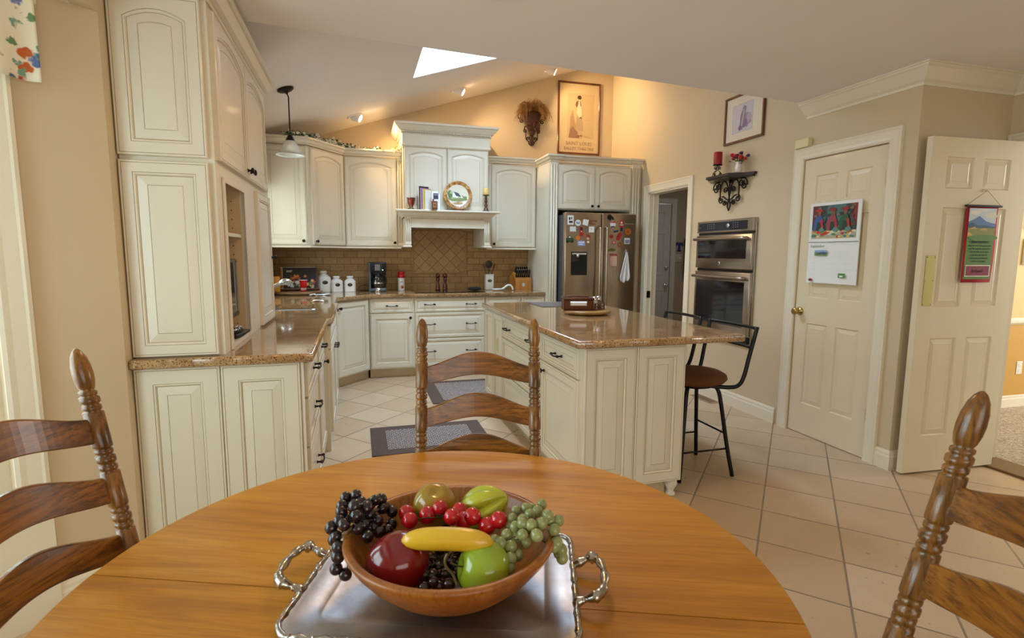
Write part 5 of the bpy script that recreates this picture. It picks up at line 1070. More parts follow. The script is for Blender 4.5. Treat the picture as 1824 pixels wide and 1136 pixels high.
for i in range(n+1): f = i/n; x0, x1 = .012-.012*(1-f)**2*0-.006*math.sin(f*3), w-.012-.012*(1-f)+.0; vs += [(x0-.008*(1-f)*0, wav(f), hh*f), (x1, wav(f), hh*f)]
for i in range(n): fs.append((2*i, 2*i+1, 2*i+3, 2*i+2))
b.add(vs, fs, smooth=True); o = b.build('cloth', tc.mat, t); sm = o.modifiers.new('s', 'SOLIDIFY'); sm.thickness = .002
x0, x1 = .02, w-.035; L = [('#5E8430', rc(x0, x1, .02, .44)), ('#C9D3D8', rc(x0, x1, .33, .44)), ('#E6E2D2', blob(.07, .415, .04, .014, 1)), ('#E0D6BE', blob(.19, .40, .045, .018, 2)), ('#D9DCD8', blob(.13, .43, .05, .008, 3)), ('#5A78A8', [(x0, .33), (x0, .36), (.06, .375), (.10, .395), (.15, .365), (.19, .355), (.23, .345), (x1, .35), (x1, .33)]), ('#34506E', [(x0, .325), (x0, .35), (.05, .355), (.09, .34), (.15, .34), (x1, .332), (x1, .325)]), ('#8A8A3C', rc(x0, x1, .27, .325)), ('#C9A45A', [(x0, .318), (.07, .332), (.09, .318)]), ('#C9A45A', [(.11, .312), (.13, .322), (.16, .322), (.165, .310)]), ('#D8A84A', [(x0, .275), (.06, .282), (.03, .30), (x0, .30)]), ('#5E8430', blob(.14, .265, .11, .02, 5, j=.1)), ('#E6E0C8', rc(x0+.008, x1-.008, .035, .105)), ('#8A1E34', rc(x0+.014, x1-.014, .041, .099)), ('#2E4A1C', rc(x0+.02, x1-.03, .243, .246))]
art(t, 'scene_print', L, y=-.0125, step=.00015)
for k, s_ in enumerate(('IRISH BLESSING', 'May the road rise to meet you', 'may the wind be at your back', 'the sun shine warm upon', 'your face, the rains fall', 'soft upon your fields and', 'until we meet again')): text_mesh('lettering', s_, .019 if k == 0 else .0135, flat('#1E3012'), t, Matrix.Translation(((x0+x1)/2, -.0155, .235-k*.0185)) @ FRONT)
text_mesh('lettering', 'Ireland', .03, flat('#5E1424'), t, Matrix.Translation(((x0+x1)/2, -.0158, .06)) @ FRONT)
b = MB(); b.T = RM('Y', 90); b.lathe([(.006, -.008), (.0065, 0), (.0065, w), (.006, w+.008)], 10, (-hh-.004, -.008, 0)); b.build('hanging_rod', flat('#1E2A26'), t)
b = MB(); b.tube([(0, -.008, hh+.006), (w*.5, -.018, hh+.095), (w, -.008, hh+.006)], .0014, 5); b.build('cord', flat('#8A6A54'), t)
b = MB(); b.lathe([(.008, 0), (.008, .004), (.004, .006), (.004, .014), (.009, .018), (.0001, .022)], 12, (w*.5, .004, hh+.095), Matrix.Rotation(PI/2, 4, 'X')); b.build('peg', M_trim, t)
t = thing('door_chime', 'small ivory plastic box mounted above the pantry door casing', 'door chime', (3.2, 3.41, 2.132), -90); b = MB(); b.box(0, .125, -.04, 0, 0, .062, .003); b.build('housing', mat('ivory_plastic', '#E2DAA8', .4), t)
t = thing('floor_vent', 'beige metal floor register by the right baseboard', 'vent', (3.055, 4.42, .0015), -90); b = MB(); b.box(0, .31, 0, .11, 0, .004, .001)
for i in range(22): b.box(.02+i*.0125, .026+i*.0125, .015, .095, .004, .0046, mi=1)
b.build('grille', [mat('vent_metal', '#A98A6A', .5), mat('vent_slot', '#4E3B2C', .6)], t)
t = thing('electrical_outlet', 'white outlet on the gold dining room wall', 'outlet', (5.60, 3.2915, .31)); b = MB(); b.box(0, .07, -.005, 0, 0, .115, .002); b.build('plate', M_white, t); b = MB(); b.box(.02, .05, -.007, -.005, .065, .1, .001); b.box(.02, .05, -.007, -.005, .015, .05, .001); b.build('socket', M_trim, t)
for i, (z0, z1) in enumerate(((1.28, 1.50), (1.58, 1.80))):
    t = thing('picture_frame', ('white framed photo on the dining room wall, lower one', 'white framed photo on the dining room wall, upper one')[i], 'picture', (5.52, 3.298, z0)); frame(t, .34, z1-z0, .03, .02, M_trim); b = MB(); b.box(.02, .32, -.006, -.001, .02, z1-z0-.02); b.build('print', flat('#7A6A5C'), t); art(t, 'photo', [('#3A3E48', rc(.05, .16, .04, .14)), ('#B04A44', blob(.12, .08, .03, .03, 2)), ('#D9D4CC', rc(.16, .28, .06, .16))], y=-.0065)
t = thing('light_switch', 'double light switch plate on the mudroom wall', 'switch', (4.225, 6.599, 1.245)); b = MB(); b.box(0, .115, -.005, 0, 0, .115, .002); b.build('plate', mat('switch_plate', '#BDB4A6', .4), t); b = MB(); b.box(.03, .045, -.012, -.005, .04, .075, .001); b.build('toggle', M_trim, t); b = MB(); b.box(.07, .085, -.012, -.005, .04, .075, .001); b.build('toggle', M_trim, t)
t = thing('wall_letter', 'blue decorative letter T on the mudroom wall above the switch', 'letter', (4.285, 6.599, 1.395)); b = MB(); b.box(-.055, .055, -.01, 0, .085, .12, .004); b.box(-.018, .018, -.01, 0, 0, .09, .004); b.box(-.035, .035, -.01, 0, 0, .015, .004); b.box(-.062, -.04, -.01, 0, .07, .1, .004); b.box(.04, .062, -.01, 0, .07, .1, .004); b.build('letter', mat('blue_paint', '#2E3F86', .5), t)
t = thing('hanging_coat', 'brown coat hanging on the mudroom wall at the right', 'coat', (4.53, 6.55, 1.05)); b = MB(); vs = []; fs = []; n = 16
for i in range(13):
    f = i/12; z = .75*(1-f)
    for k in range(n): a = 2*PI*k/n; wd = (.05+.13*min(1, f*3))*(1+.12*math.sin(5*a+f*3)); vs.append((wd*math.cos(a), -.0+.045*math.sin(a)*(1+.3*math.sin(3*a)), z))
for i in range(12):
    for k in range(n): fs.append((i*n+k, i*n+(k+1) % n, (i+1)*n+(k+1) % n, (i+1)*n+k))
b.add(vs, fs, smooth=True); b.build('garment', mat('brown_wool', '#3A2A20', .9, bump=.4), t); b = MB(); b.tube([(0, .045, .78), (0, .0, .77), (0, -.01, .79)], .005, 6); b.build('hook', M_brass, t)
# ---- curtains
def floral():
    t = NT('floral_cotton'); v = t.coord(); c = lin('#EFE6CB'); n = t.noise(v, 3, 2)
    vo = t.new('ShaderNodeTexVoronoi'); nz = t.new('ShaderNodeMix', data_type='VECTOR'); nn = t.new('ShaderNodeTexNoise'); t.link(v, nn.inputs['Vector']); nn.inputs['Scale'].default_value = 38; nz.inputs[0].default_value = .035; t.link(v, nz.inputs[4]); t.link(nn.outputs[1], nz.inputs[5])
    out = c
    for sc, thr, cols in ((17, .40, ['#5C6FA0', '#B8402E', '#6A7AA8', '#C4622E', '#5C6FA0']), (19, .30, ['#6F8F62', '#7FA08A', '#5E7F56'])):
        vo = t.new('ShaderNodeTexVoronoi'); vo.inputs['Scale'].default_value = sc; t.link(nz.outputs[1], vo.inputs['Vector']); vo.inputs['Randomness'].default_value = .8
        m_ = t.ramp(vo.outputs['Distance'], [(thr*.75, (1, 1, 1, 1)), (thr, (0, 0, 0, 1))]); sp = t.new('ShaderNodeSeparateColor'); t.link(vo.outputs['Color'], sp.inputs[0])
        cr = t.ramp(sp.outputs[0], [(i/len(cols), lin(k)) for i, k in enumerate(cols)], 'CONSTANT'); g = t.new('ShaderNodeMath', operation='GREATER_THAN'); t.link(sp.outputs[1], g.inputs[0]); g.inputs[1].default_value = .12
        ml = t.new('ShaderNodeMath', operation='MULTIPLY'); t.link(m_, ml.inputs[0]); t.link(g.outputs[0], ml.inputs[1]); out = t.mix(ml.outputs[0], out, cr)
    t.base(out); t.set(Roughness=.85); return t.mat
M_flor = floral()
def valance(nm, lab, origin, rz, x0, x1, z0, z1, y, amp=.02, freq=55, drop=0):
    t = thing(nm, lab, 'curtain', origin, rz); b = MB(); n = 90; m_ = 10; vs = []; fs = []
    for i in range(n+1):
        u = i/n; x = x0+(x1-x0)*u; zb = z0+drop*(1-u) if drop >= 0 else z0-drop*u
        for j in range(m_+1): f = j/m_; vs.append((x, y-amp*(.35+.65*(1-f))*(.5+.5*math.sin(x*freq)), zb+(z1-zb)*f))
    for i in range(n):
        for j in range(m_): a = i*(m_+1)+j; fs.append((a, a+m_+1, a+m_+2, a+1))
    b.add(vs, fs, smooth=True); o = b.build('fabric', M_flor, t); s_ = o.modifiers.new('s', 'SOLIDIFY'); s_.thickness = .0025
    b = MB(); b.T = RM('Y', 90); b.lathe([(.011, x0-.01), (.011, x1+.01)], 12, (-z1+.02, y+.012, 0)); b.build('rod', M_trim, t); return t
valance('curtain_valance', 'floral cotton valance over the angled bay window at the left edge', (bx, by, 0), ang, -.02, .60, 1.905, 2.19, -.05, .035, 42)
valance('curtain_valance', 'floral cotton valance over the kitchen sink window beside the wall cabinet', (-.89, 2.43, 0), 90, 1.42, 3.24, 1.98, 2.36, -.06, .03, 50)
# ---- ivy garland on cabinets
def garland(nm, lab, path, n, seed, spread, fl=.2, leafm=None):
    t = thing(nm, lab, 'plant', path[0]); b, f, s_ = MB(), MB(), MB(); q = random.Random(seed); P = spline([tuple(Vector(p)-Vector(path[0])) for p in path], 8)
    s_.tube(P, .003, 5)
    for i in range(n):
        p = Vector(q.choice(P)); p += Vector((q.gauss(0, spread), q.gauss(0, spread)-.01, abs(q.gauss(0, spread*.8)))); Mx = Matrix.Rotation(q.uniform(0, 6.3), 4, 'Z') @ Matrix.Rotation(q.uniform(-.9, .9), 4, 'X') @ Matrix.Rotation(q.uniform(-.6, .6), 4, 'Y'); k = q.uniform(.7, 1.2)*.02
        if q.random() < fl:
            for a in range(5): f.ball(tuple(p+Vector((.008*math.cos(a*1.257), -.004, .008*math.sin(a*1.257)))), .0065, 6, 4)
        else: b.T = Matrix.Translation(p) @ Mx; b.add([(0, 0, 0), (.5*k, .35*k, .15*k), (k*1.1, .45*k, .05*k), (1.9*k, 0, -.15*k), (k*1.1, -.45*k, .05*k), (.5*k, -.35*k, .15*k), (k, 0, -.03*k)], [(0, 1, 6, 5), (1, 2, 6), (5, 6, 4), (2, 3, 6), (6, 3, 4)])
    s_.build('vine', M_leaf, t); b.build('leaves', leafm or M_leaf, t); f.build('flowers', M_petal, t); return t
TZ = 2.455
garland('ivy_garland', 'trailing ivy with white flowers on the cabinets behind the pendant lamp', [(-.62, 5.72, TZ), (-.54, 5.71, TZ+.01), (-.44, 5.73, TZ)], 110, 1, .022)
garland('ivy_garland', 'trailing ivy with white flowers over the angled corner cabinet, biggest clump', [(-.40, 5.80, TZ), (-.28, 5.96, TZ+.005), (-.20, 6.06, TZ+.01), (-.12, 6.18, TZ+.005), (-.02, 6.2, TZ)], 240, 2, .022)
garland('ivy_garland', 'thin ivy sprig on the cabinet left of the hood', [(.08, 6.19, TZ), (.2, 6.2, TZ), (.3, 6.2, TZ)], 34, 3, .014)
garland('flower_sprig', 'bright sprig of white and yellow-green flowers at the right end by the hood', [(.40, 6.17, TZ-.02), (.45, 6.17, TZ), (.48, 6.18, TZ)], 60, 4, .018, .45, mat('lime_leaf', '#9DB04A', .5, var=.2))
# ---- island things
t = thing('wooden_turntable', 'round wooden turntable on the kitchen island', 'turntable', (1.60, 3.62, .9135)); b = MB(); b.lathe([(.13, 0), (.13, .008), (.17, .01), (.178, .014), (.178, .026), (.174, .03), (.0001, .03)], 44); b.build('disc', wood('turntable_wood', '#7A5424', '#A07A3C', '#B8924E', 'X', .35, 1.2), t)
tw = NT('wicker'); v = tw.coord(); w1 = tw.new('ShaderNodeTexWave', wave_type='BANDS', bands_direction='DIAGONAL'); tw.link(v, w1.inputs[0]); w1.inputs['Scale'].default_value = 60; w2 = tw.noise(v, 90, 2); tw.base(tw.mix(w2, tw.ramp(w1.outputs[0], [(.3, lin('#3A1A0C')), (.7, lin('#8E5228'))]), lin('#5C2C14'))); tw.set(Roughness=.45); tw.bump(w1.outputs[0], .8, .003)
t = thing('wicker_basket', 'rectangular brown wicker napkin basket on the turntable', 'basket', (1.535, 3.64, .944), -14); b = MB(); W2, D2, H2 = .105, .075, .085
for x0, x1, y0, y1 in ((-W2, -W2+.012, -D2, D2), (W2-.012, W2, -D2, D2), (-W2, W2, D2-.012, D2)): b.box(x0, x1, y0, y1, 0, H2, .004)
b.box(-W2, W2, -D2, -D2+.012, 0, .035, .004); b.box(-W2, -W2+.045, -D2, -D2+.012, .03, H2, .004); b.box(W2-.045, W2, -D2, -D2+.012, .03, H2, .004); b.box(-W2, W2, -D2, -D2+.012, .065, H2, .004); b.box(-W2, W2, -D2, D2, 0, .012)
for s in (-1, 1): b.tube([(-W2, s*D2, H2), (0, s*D2, H2+.008 if s > 0 else H2), (W2, s*D2, H2)], .006, 8); b.tube([(s*W2, -D2, H2), (s*W2, D2, H2)], .006, 8)
b.build('weave', tw.mat, t)
t = thing('paper_napkins', 'stack of white paper napkins in the wicker basket', 'napkins', (1.535, 3.64, .957), -14); b = MB(); b.box(-.085, .085, -.06, .055, 0, .045, .003); b.build('stack', M_paper, t)
for x, y, lab, kind in ((1.655, 3.60, 'glass salt shaker with white contents and steel cap beside the wicker basket', 0), (1.70, 3.63, 'glass pepper shaker with dark contents beside the salt shaker', 1)):
    t = thing('shaker', lab, 'shaker', (x, y, .952)); b = MB(); b.lathe([(.02, 0), (.022, .004), (.022, .05), (.018, .06)], 18); b.build('jar', [mat('salt_glass', '#D9D6C4', .1, coat=.6), mat('pepper_glass', '#6A5434', .1, coat=.6)][kind], t); b = MB(); b.lathe([(.019, .058), (.02, .062), (.02, .08), (.014, .088), (.0001, .09)], 18); b.build('cap', M_chrome, t)
t = thing('shaker_caddy', 'small dark wooden caddy holding the shakers', 'caddy', (1.678, 3.615, .944), 30); b = MB(); b.box(-.058, .058, -.032, .032, 0, .008, .002)
for sx in (-.055, .055): 
    for sy in (-.029, .029): b.box(sx-.004, sx+.004, sy-.004, sy+.004, 0, .05)
for sy in (-.029, .029): b.box(-.055, .055, sy-.002, sy+.002, .02, .028); b.box(-.055, .055, sy-.002, sy+.002, .044, .05)
b.build('rack', M_frame, t)
t = thing('placemat', 'dark grey rectangular mat on the far end of the island', 'placemat', (1.62, 4.36, .9135)); b = MB(); b.box(-.17, .20, -.20, .20, 0, .004, .001); b.build('sheet', mat('grey_mat', '#5A5250', .35), t)
# ---- kitchen mats
def rug(nm, lab, x0, x1, y0, y1):
    t = thing(nm, lab, 'mat', ((x0+x1)/2, (y0+y1)/2, .0005)); w, h = (x1-x0)/2, (y1-y0)/2; m_ = mat_rug; b = MB(); b.box(-w, w, -h, h, 0, .008, .002); b.build('border', mat('rug_brown', '#584438', .9, var=.25, vs=80), t)
    b = MB(); b.box(-w+.11, w-.11, -h+.09, h-.09, .0079, .0092); b.build('woven_centre', m_, t)
tr_ = NT('woven_centre'); v = tr_.coord((1, 1, 0), (0, 0, R(45)), (0, 0, .003)); vo_ = tr_.new('ShaderNodeTexVoronoi', voronoi_dimensions='2D'); tr_.link(v, vo_.inputs['Vector']); vo_.inputs['Scale'].default_value = 46; vo_.inputs['Randomness'].default_value = 0; n = tr_.noise(tr_.coord(), 90, 2)
tr_.base(tr_.mix(tr_.ramp(n, [(.45, (0, 0, 0, 1)), (.6, (.6, .6, .6, 1))]), tr_.ramp(vo_.outputs['Distance'], [(.30, lin('#C4B6AA')), (.40, lin('#4A3A32'))]), lin('#5C4A40'))); tr_.set(Roughness=.9); mat_rug = tr_.mat
rug('kitchen_mat', 'brown woven kitchen mat beside the island, nearest the dining table', .06, .90, 3.56, 4.16); rug('kitchen_mat', 'brown woven kitchen mat on the floor in front of the cooktop cabinets', .62, 1.40, 4.72, 5.56)
BG = [(-0.014, 0.983, 0.905), (-0.032, 0.988, 0.9), (0.031, 0.997, 0.885), (0.02, 0.985, 0.89), (-0.006, 0.97, 0.895), (-0.016, 0.939, 0.905), (0.003, 0.949, 0.895), (-0.038, 0.966, 0.895), (-0.039, 0.955, 0.89), (-0.014, 0.926, 0.893), (-0.034, 0.919, 0.883), (-0.042, 0.941, 0.88), (-0.056, 0.94, 0.87), (-0.048, 0.926, 0.86), (-0.052, 0.926, 0.855), (-0.044, 0.908, 0.85), (-0.045, 0.905, 0.835), (-0.049, 0.911, 0.81), (-0.034, 0.906, 0.8), (0.023, 0.953, 0.865), (-0.002, 0.93, 0.872), (-0.011, 0.923, 0.872), (0.004, 0.915, 0.858), (0.024, 0.941, 0.85), (0.032, 0.985, 0.872), (0.05, 0.993, 0.86), (0.039, 0.953, 0.845), (0.048, 0.974, 0.845), (0.038, 0.996, 0.868), (0.009, 0.967, 0.872), (0.016, 0.951, 0.855), (0.01, 0.992, 0.88), (-0.023, 0.992, 0.89), (-0.03, 0.955, 0.875), (0.013, 0.974, 0.86)]
BC = [(0.093, 0.835, 0.82), (0.102, 0.805, 0.825), (0.125, 0.829, 0.82), (0.087, 0.801, 0.82), (0.116, 0.912, 0.8), (0.126, 0.797, 0.822), (0.111, 0.859, 0.805), (0.126, 0.886, 0.8), (0.14, 0.834, 0.81), (0.112, 0.805, 0.815)]
CH = [(0.075, 0.964, 0.868), (0.078, 0.934, 0.868), (0.111, 0.942, 0.87), (0.134, 0.942, 0.88), (0.148, 0.894, 0.885), (0.168, 0.931, 0.875), (0.185, 0.896, 0.88), (0.227, 0.871, 0.88), (0.171, 0.904, 0.87), (0.208, 0.879, 0.868)]
GG = [(0.316, 0.897, 0.885), (0.282, 0.884, 0.888), (0.263, 0.886, 0.885), (0.28, 0.857, 0.89), (0.31, 0.848, 0.888), (0.25, 0.865, 0.882), (0.261, 0.837, 0.892), (0.255, 0.82, 0.895), (0.268, 0.812, 0.895), (0.287, 0.813, 0.895), (0.329, 0.845, 0.878), (0.316, 0.83, 0.87), (0.272, 0.795, 0.885), (0.25, 0.803, 0.885), (0.248, 0.838, 0.88), (0.232, 0.836, 0.87), (0.216, 0.817, 0.868), (0.232, 0.812, 0.862), (0.315, 0.814, 0.855), (0.324, 0.816, 0.84), (0.326, 0.816, 0.825), (0.261, 0.822, 0.86), (0.227, 0.794, 0.852), (0.243, 0.809, 0.848), (0.223, 0.787, 0.84), (0.245, 0.863, 0.87), (0.299, 0.874, 0.885), (0.247, 0.833, 0.865), (0.213, 0.841, 0.86), (0.314, 0.847, 0.88), (0.323, 0.822, 0.83), (0.31, 0.814, 0.85), (0.295, 0.889, 0.882)]
# ================================================================ DINING TABLE
t = thing('dining_table', 'round honey-coloured wooden dining table in the foreground', 'table', (.124, .953, 0), -21.6); RT = .645; CUT = -.070
def half(sgn):
    P = []; n = 72
    a0 = math.asin(CUT/RT)
    if sgn > 0: A = [a0+(PI-2*a0)*k/n for k in range(n+1)]
    else: A = [PI-a0+(PI+2*a0)*k/n for k in range(n+1)]
    return [(RT*math.cos(a), RT*math.sin(a)+sgn*.0012) for a in A]
for sgn in (1, -1):
    P = half(sgn); b = MB(); n = len(P); lev = [(.965, .718), (.985, .722), (1, .732), (.998, .740), (.992, .745)]
    vs = []
    for sc_, z in lev: vs += [(x*sc_, (y-sgn*.0012-CUT)*sc_+CUT+sgn*.0012 if abs(y-CUT) < .002 else y*sc_, z) for x, y in P]
    fs = [(i*n+k, i*n+(k+1) % n, (i+1)*n+(k+1) % n, (i+1)*n+k) for i in range(4) for k in range(n)]+[tuple(range(n))[::-1], tuple(4*n+k for k in range(n))]
    b.add(vs, fs); b.build('tabletop', M_table, t)
b = MB(); b.lathe([(.50, .66), (.50, .718), (.48, .718), (.48, .66)], 60, cap=False); b.build('apron', M_oakX, t)
b = MB(); b.lathe([(.09, .10), (.10, .14), (.07, .2), (.055, .3), (.075, .38), (.09, .45), (.06, .55), (.08, .62), (.11, .68), (.11, .715)], 30); b.build('pedestal', M_oakZ, t)
for k in range(4):
    b = MB(); a = R(45+90*k); c, s = math.cos(a), math.sin(a); b.tube(spline([(c*.05, s*.05, .17), (c*.18, s*.18, .15), (c*.32, s*.32, .06), (c*.42, s*.42, .028)], 5), [.045]*5+[.04]*5+[.032]*5+[.026], 10); b.build('foot', M_oakX, t)
# ================================================================ LADDER-BACK CHAIRS (local: seat faces -y, posts at y = back)
def chair(lab, tip_l, tip_r, grp='ladder-back chairs around the round table'):
    """built once; origin on floor under the seat centre"""
    t = thing('dining_chair', lab, 'chair', (0, 0, 0), 0, grp); SP_ = .178; LEAN = .20; ZS = .46
    yb = lambda z: .20+max(0, z-ZS)*LEAN+(max(0, ZS-z))*.06
    prof = [(.016, 0), (.019, .02), (.019, .44), (.0185, .50), (.0185, .742), (.0135, .745), (.0175, .750), (.0175, .757), (.0135, .760), (.0185, .765), (.0185, .775), (.0135, .779), (.0170, .784), (.0170, .790), (.0135, .794), (.0185, .797),
            (.0190, .80), (.0190, .870), (.0135, .873), (.0175, .878), (.0175, .885), (.0135, .889), (.0185, .895), (.0185, .905), (.0135, .909), (.0170, .914), (.0170, .920), (.0135, .924), (.0185, .927),
            (.0190, .93), (.0190, 1.002), (.0135, 1.005), (.0175, 1.010), (.0175, 1.016), (.0135, 1.020), (.0185, 1.025), (.0185, 1.034), (.0135, 1.038), (.0165, 1.042), (.0165, 1.047), (.0120, 1.050), (.0150, 1.056), (.0180, 1.070), (.0190, 1.085), (.0178, 1.104), (.0140, 1.122), (.0085, 1.134), (.003, 1.1395), (.0001, 1.14)]
    for s in (-1, 1):
        b = MB(); n = 20; vs = []; fs = []
        for r_, z in prof:
            for k in range(n): a = 2*PI*k/n; vs.append((s*SP_+r_*math.cos(a), yb(z)+r_*math.sin(a), z))
        for i in range(len(prof)-1):
            for k in range(n): fs.append((i*n+k, i*n+(k+1) % n, (i+1)*n+(k+1) % n, (i+1)*n+k))
        fs.append(tuple(range(n))[::-1]); b.add(vs, fs, smooth=True); b.build('back_post', M_oakZ, t)
    def slat(z0, z1, arch):
        b = MB(); n = 26; vs = []; fs = []; W_ = SP_-.006
        for i in range(n+1):
            u = -1+2*i/n; x = u*W_; g = (.5+.5*math.cos(PI*u)); g = g**.85; zt = z1+arch*g; zb = z0+arch*.55*g; bow = .028*(1-u*u)
            for z in (zb, zt):
                for dy in (-.006, .006): vs.append((x, yb(z)+bow+dy, z))
        for i in range(n):
            a = i*4; c_ = a+4
            for p, q_ in ((0, 1), (1, 3), (3, 2), (2, 0)): fs.append((a+p, a+q_, c_+q_, c_+p))
        fs += [(0, 2, 3, 1), (n*4, n*4+1, n*4+3, n*4+2)]; b.add(vs, fs); o = b.build('slat', M_oakX, t); bv = o.modifiers.new('b', 'BEVEL'); bv.width = .003; bv.segments = 2; bv.limit_method = 'ANGLE'
    slat(.937, .990, .042); slat(.806, .862, .042); slat(.682, .735, .042); slat(.565, .61, .03)
    b = MB(); P = [(-.215, -.22), (.215, -.22), (.185, .20), (-.185, .20)]; b.prism([(x, y) for x, y in P], .43, .462); o = b.build('seat', M_oakX, t); bv = o.modifiers.new('b', 'BEVEL'); bv.width = .012; bv.segments = 3
    for s in (-1, 1): b = MB(); b.lathe([(.015, 0), (.02, .03), (.017, .12), (.021, .16), (.021, .26), (.017, .3), (.022, .34), (.022, .432)], 16, (s*.185, -.185, 0)); b.build('front_leg', M_oakZ, t)
    for p, q_ in (((-.185, -.185, .17), (.185, -.185, .17)), ((-.185, -.185, .2), (-.178, .21, .2)), ((.185, -.185, .2), (.178, .21, .2)), ((-.178, .21, .16), (.178, .21, .16)), ((-.185, -.185, .29), (-.178, .205, .29)), ((.185, -.185, .29), (.178, .205, .29))): b = MB(); b.tube([p, tuple((Vector(p)+Vector(q_))/2), q_], [.009, .014, .009], 10); b.build('stretcher', M_oakX, t)
    return t
def place(c, post, rz, side):
    """put the tip (side*SP_, yb(1.14)) of chair c at plan point post"""
    y = .20+(1.14-.46)*.20; v = Matrix.Rotation(R(rz), 4, 'Z') @ Vector((side*.178, y, 0)); c.location = (post[0]-v.x, post[1]-v.y, 0); c.rotation_euler = (0, 0, R(rz))
c0 = chair('ladder-back oak chair at the far side of the table, facing the camera', 0, 0); place(c0, (.193, 1.711), -13, -1)
cl = dup(c0, (0, 0, 0), 0, 'ladder-back oak chair at the left edge, partly out of frame'); place(cl, (-.58, 1.34), 68, 1)
cr = dup(c0, (0, 0, 0), 0, 'ladder-back oak chair at the right edge with the largest, nearest finial'); place(cr, (.92, .58), -115.4, -1)
# ================================================================ BAR STOOLS
M_stool = mat('black_metal', '#14110F', .35, .4, var=.1, vs=20)
M_suede = mat('brown_suede', '#6A3E1E', .9, var=.15, vs=8, bump=.2, bs=200)
def stool(lab):
    t = thing('bar_stool', lab, 'stool', (0, 0, 0), 0, 'black metal bar stools at the island')  # backrest toward +x
    b = MB(); b.lathe([(.0001, .56), (.15, .562), (.19, .575), (.206, .595), (.2, .615), (.17, .632), (.1, .642), (.0001, .644)], 40); b.build('seat', M_suede, t)
    b = MB(); b.lathe([(.13, .545), (.13, .568), (.0001, .568)], 24); b.build('seat_plate', M_stool, t)
    for a in (45, 135, 225, 315):
        c, s = math.cos(R(a)), math.sin(R(a)); b = MB(); b.tube(spline([(c*.03, s*.03, .555), (c*.12, s*.12, .553), (c*.155, s*.155, .525), (c*.175, s*.175, .45), (c*.22, s*.22, .2), (c*.262, s*.262, .0)], 5), .0125, 10); b.build('leg', M_stool, t)
    for z, sg in ((.17, 0), (.26, 1)):
        r_ = .262-(z/.45)*.087+.0; Q = [(r_*math.cos(R(a)), r_*math.sin(R(a)), z) for a in (45, 135, 225, 315)]
        for k in range(4):
            if k % 2 == sg: b = MB(); b.tube([Q[k], Q[(k+1) % 4]], .006, 8); b.build('footrest', M_stool, t)
    for s in (-1, 1):
        b = MB(); b.tube(spline([(.03, s*.12, .56), (.14, s*.175, .557), (.185, s*.20, .575), (.21, s*.21, .63), (.235, s*.215, .75), (.275, s*.22, .925)], 6), .0125, 10); b.build('back_post', M_stool, t)
    for z, x in ((.915, .272), (.80, .247)):
        b = MB(); b.tube(spline([(x, -.215, z), (x+.018, -.1, z), (x+.02, .1, z), (x, .215, z)], 5), .0105, 8); b.build('back_rail', M_stool, t)
    return t
s1 = stool('black metal bar stool with brown round seat at the near right corner of the island'); s1.location = (1.99, 2.86, 0); s1.rotation_euler = (0, 0, R(0))
s2 = dup(s1, (1.99, 3.40, 0), 0, 'black metal bar stool behind the nearer one, only its back showing above the island')
# ================================================================ TRAY, BOWL, FRUIT
TZ0 = .7455
t = thing('serving_tray', 'rectangular silver serving tray with ornate handles on the dining table', 'tray', (.134, .916, TZ0), -19.3)
ts = NT('tarnished_silver'); v = ts.coord(); n = ts.noise(v, 8, 5, .7); ts.base(ts.ramp(n, [(.35, lin('#A3A2A4')), (.65, lin('#C4C4C6'))])); ts.set(Metallic=1); rr_ = ts.ramp(n, [(.3, (.46, .46, .46, 1)), (.7, (.34, .34, .34, 1))]); ts.link(rr_, ts.b.inputs['Roughness']); ts.bump(ts.noise(v, 25, 3), .12, .003); M_sil = ts.mat
M_silr = mat('silver_ornament', '#B9B4AC', .22, 1, var=.35, vs=60)
hw, hd = .238, .170; b = MB(); lev = [(0, .013, .04), (.004, .012, .04), (.012, .011, .038), (.042, .0095, .03), (.05, .004, .028), (.054, .002, .027)]; vs = []; fs = []; L0 = None
for ins, z, rad in lev:
    P = rrect(-hw+ins, hw-ins, -hd+ins, hd-ins, rad, 6); vs += [(x, y, z) for x, y in P]; k_ = len(P)
for i in range(len(lev)-1):
    for k in range(k_): fs.append((i*k_+k, i*k_+(k+1) % k_, (i+1)*k_+(k+1) % k_, (i+1)*k_+k))
fs.append(tuple((len(lev)-1)*k_+k for k in range(k_))); b.add(vs, fs, smooth=True); o = b.build('plate', M_sil, t); sm = o.modifiers.new('s', 'SOLIDIFY'); sm.thickness = .0015; sm.offset = -1
b = MB(); P = rrect(-hw, hw, -hd, hd, .04, 8); per = []
for i in range(len(P)):
    p, q_ = Vector(P[i]), Vector(P[(i+1) % len(P)]); m_ = max(1, int((q_-p).length/.006))
    for k in range(m_): per.append(p.lerp(q_, k/m_))
N = len(per); rad = [.0042+.0018*abs(math.sin(i*.55))+.0008*math.sin(i*1.7) for i in range(N)]
b.tube([(p.x, p.y, .0145+.0012*math.sin(i*.9)) for i, p in enumerate(per)], rad, 8, True)
q = random.Random(4)
for i in range(0, N, 3): p = per[i]; b.ball((p.x, p.y, .017), 1, 8, 5, (.0048, .0026, .003), Matrix.Rotation(i*.7, 4, 'Z'))
b.build('gadroon_rim', M_silr, t)
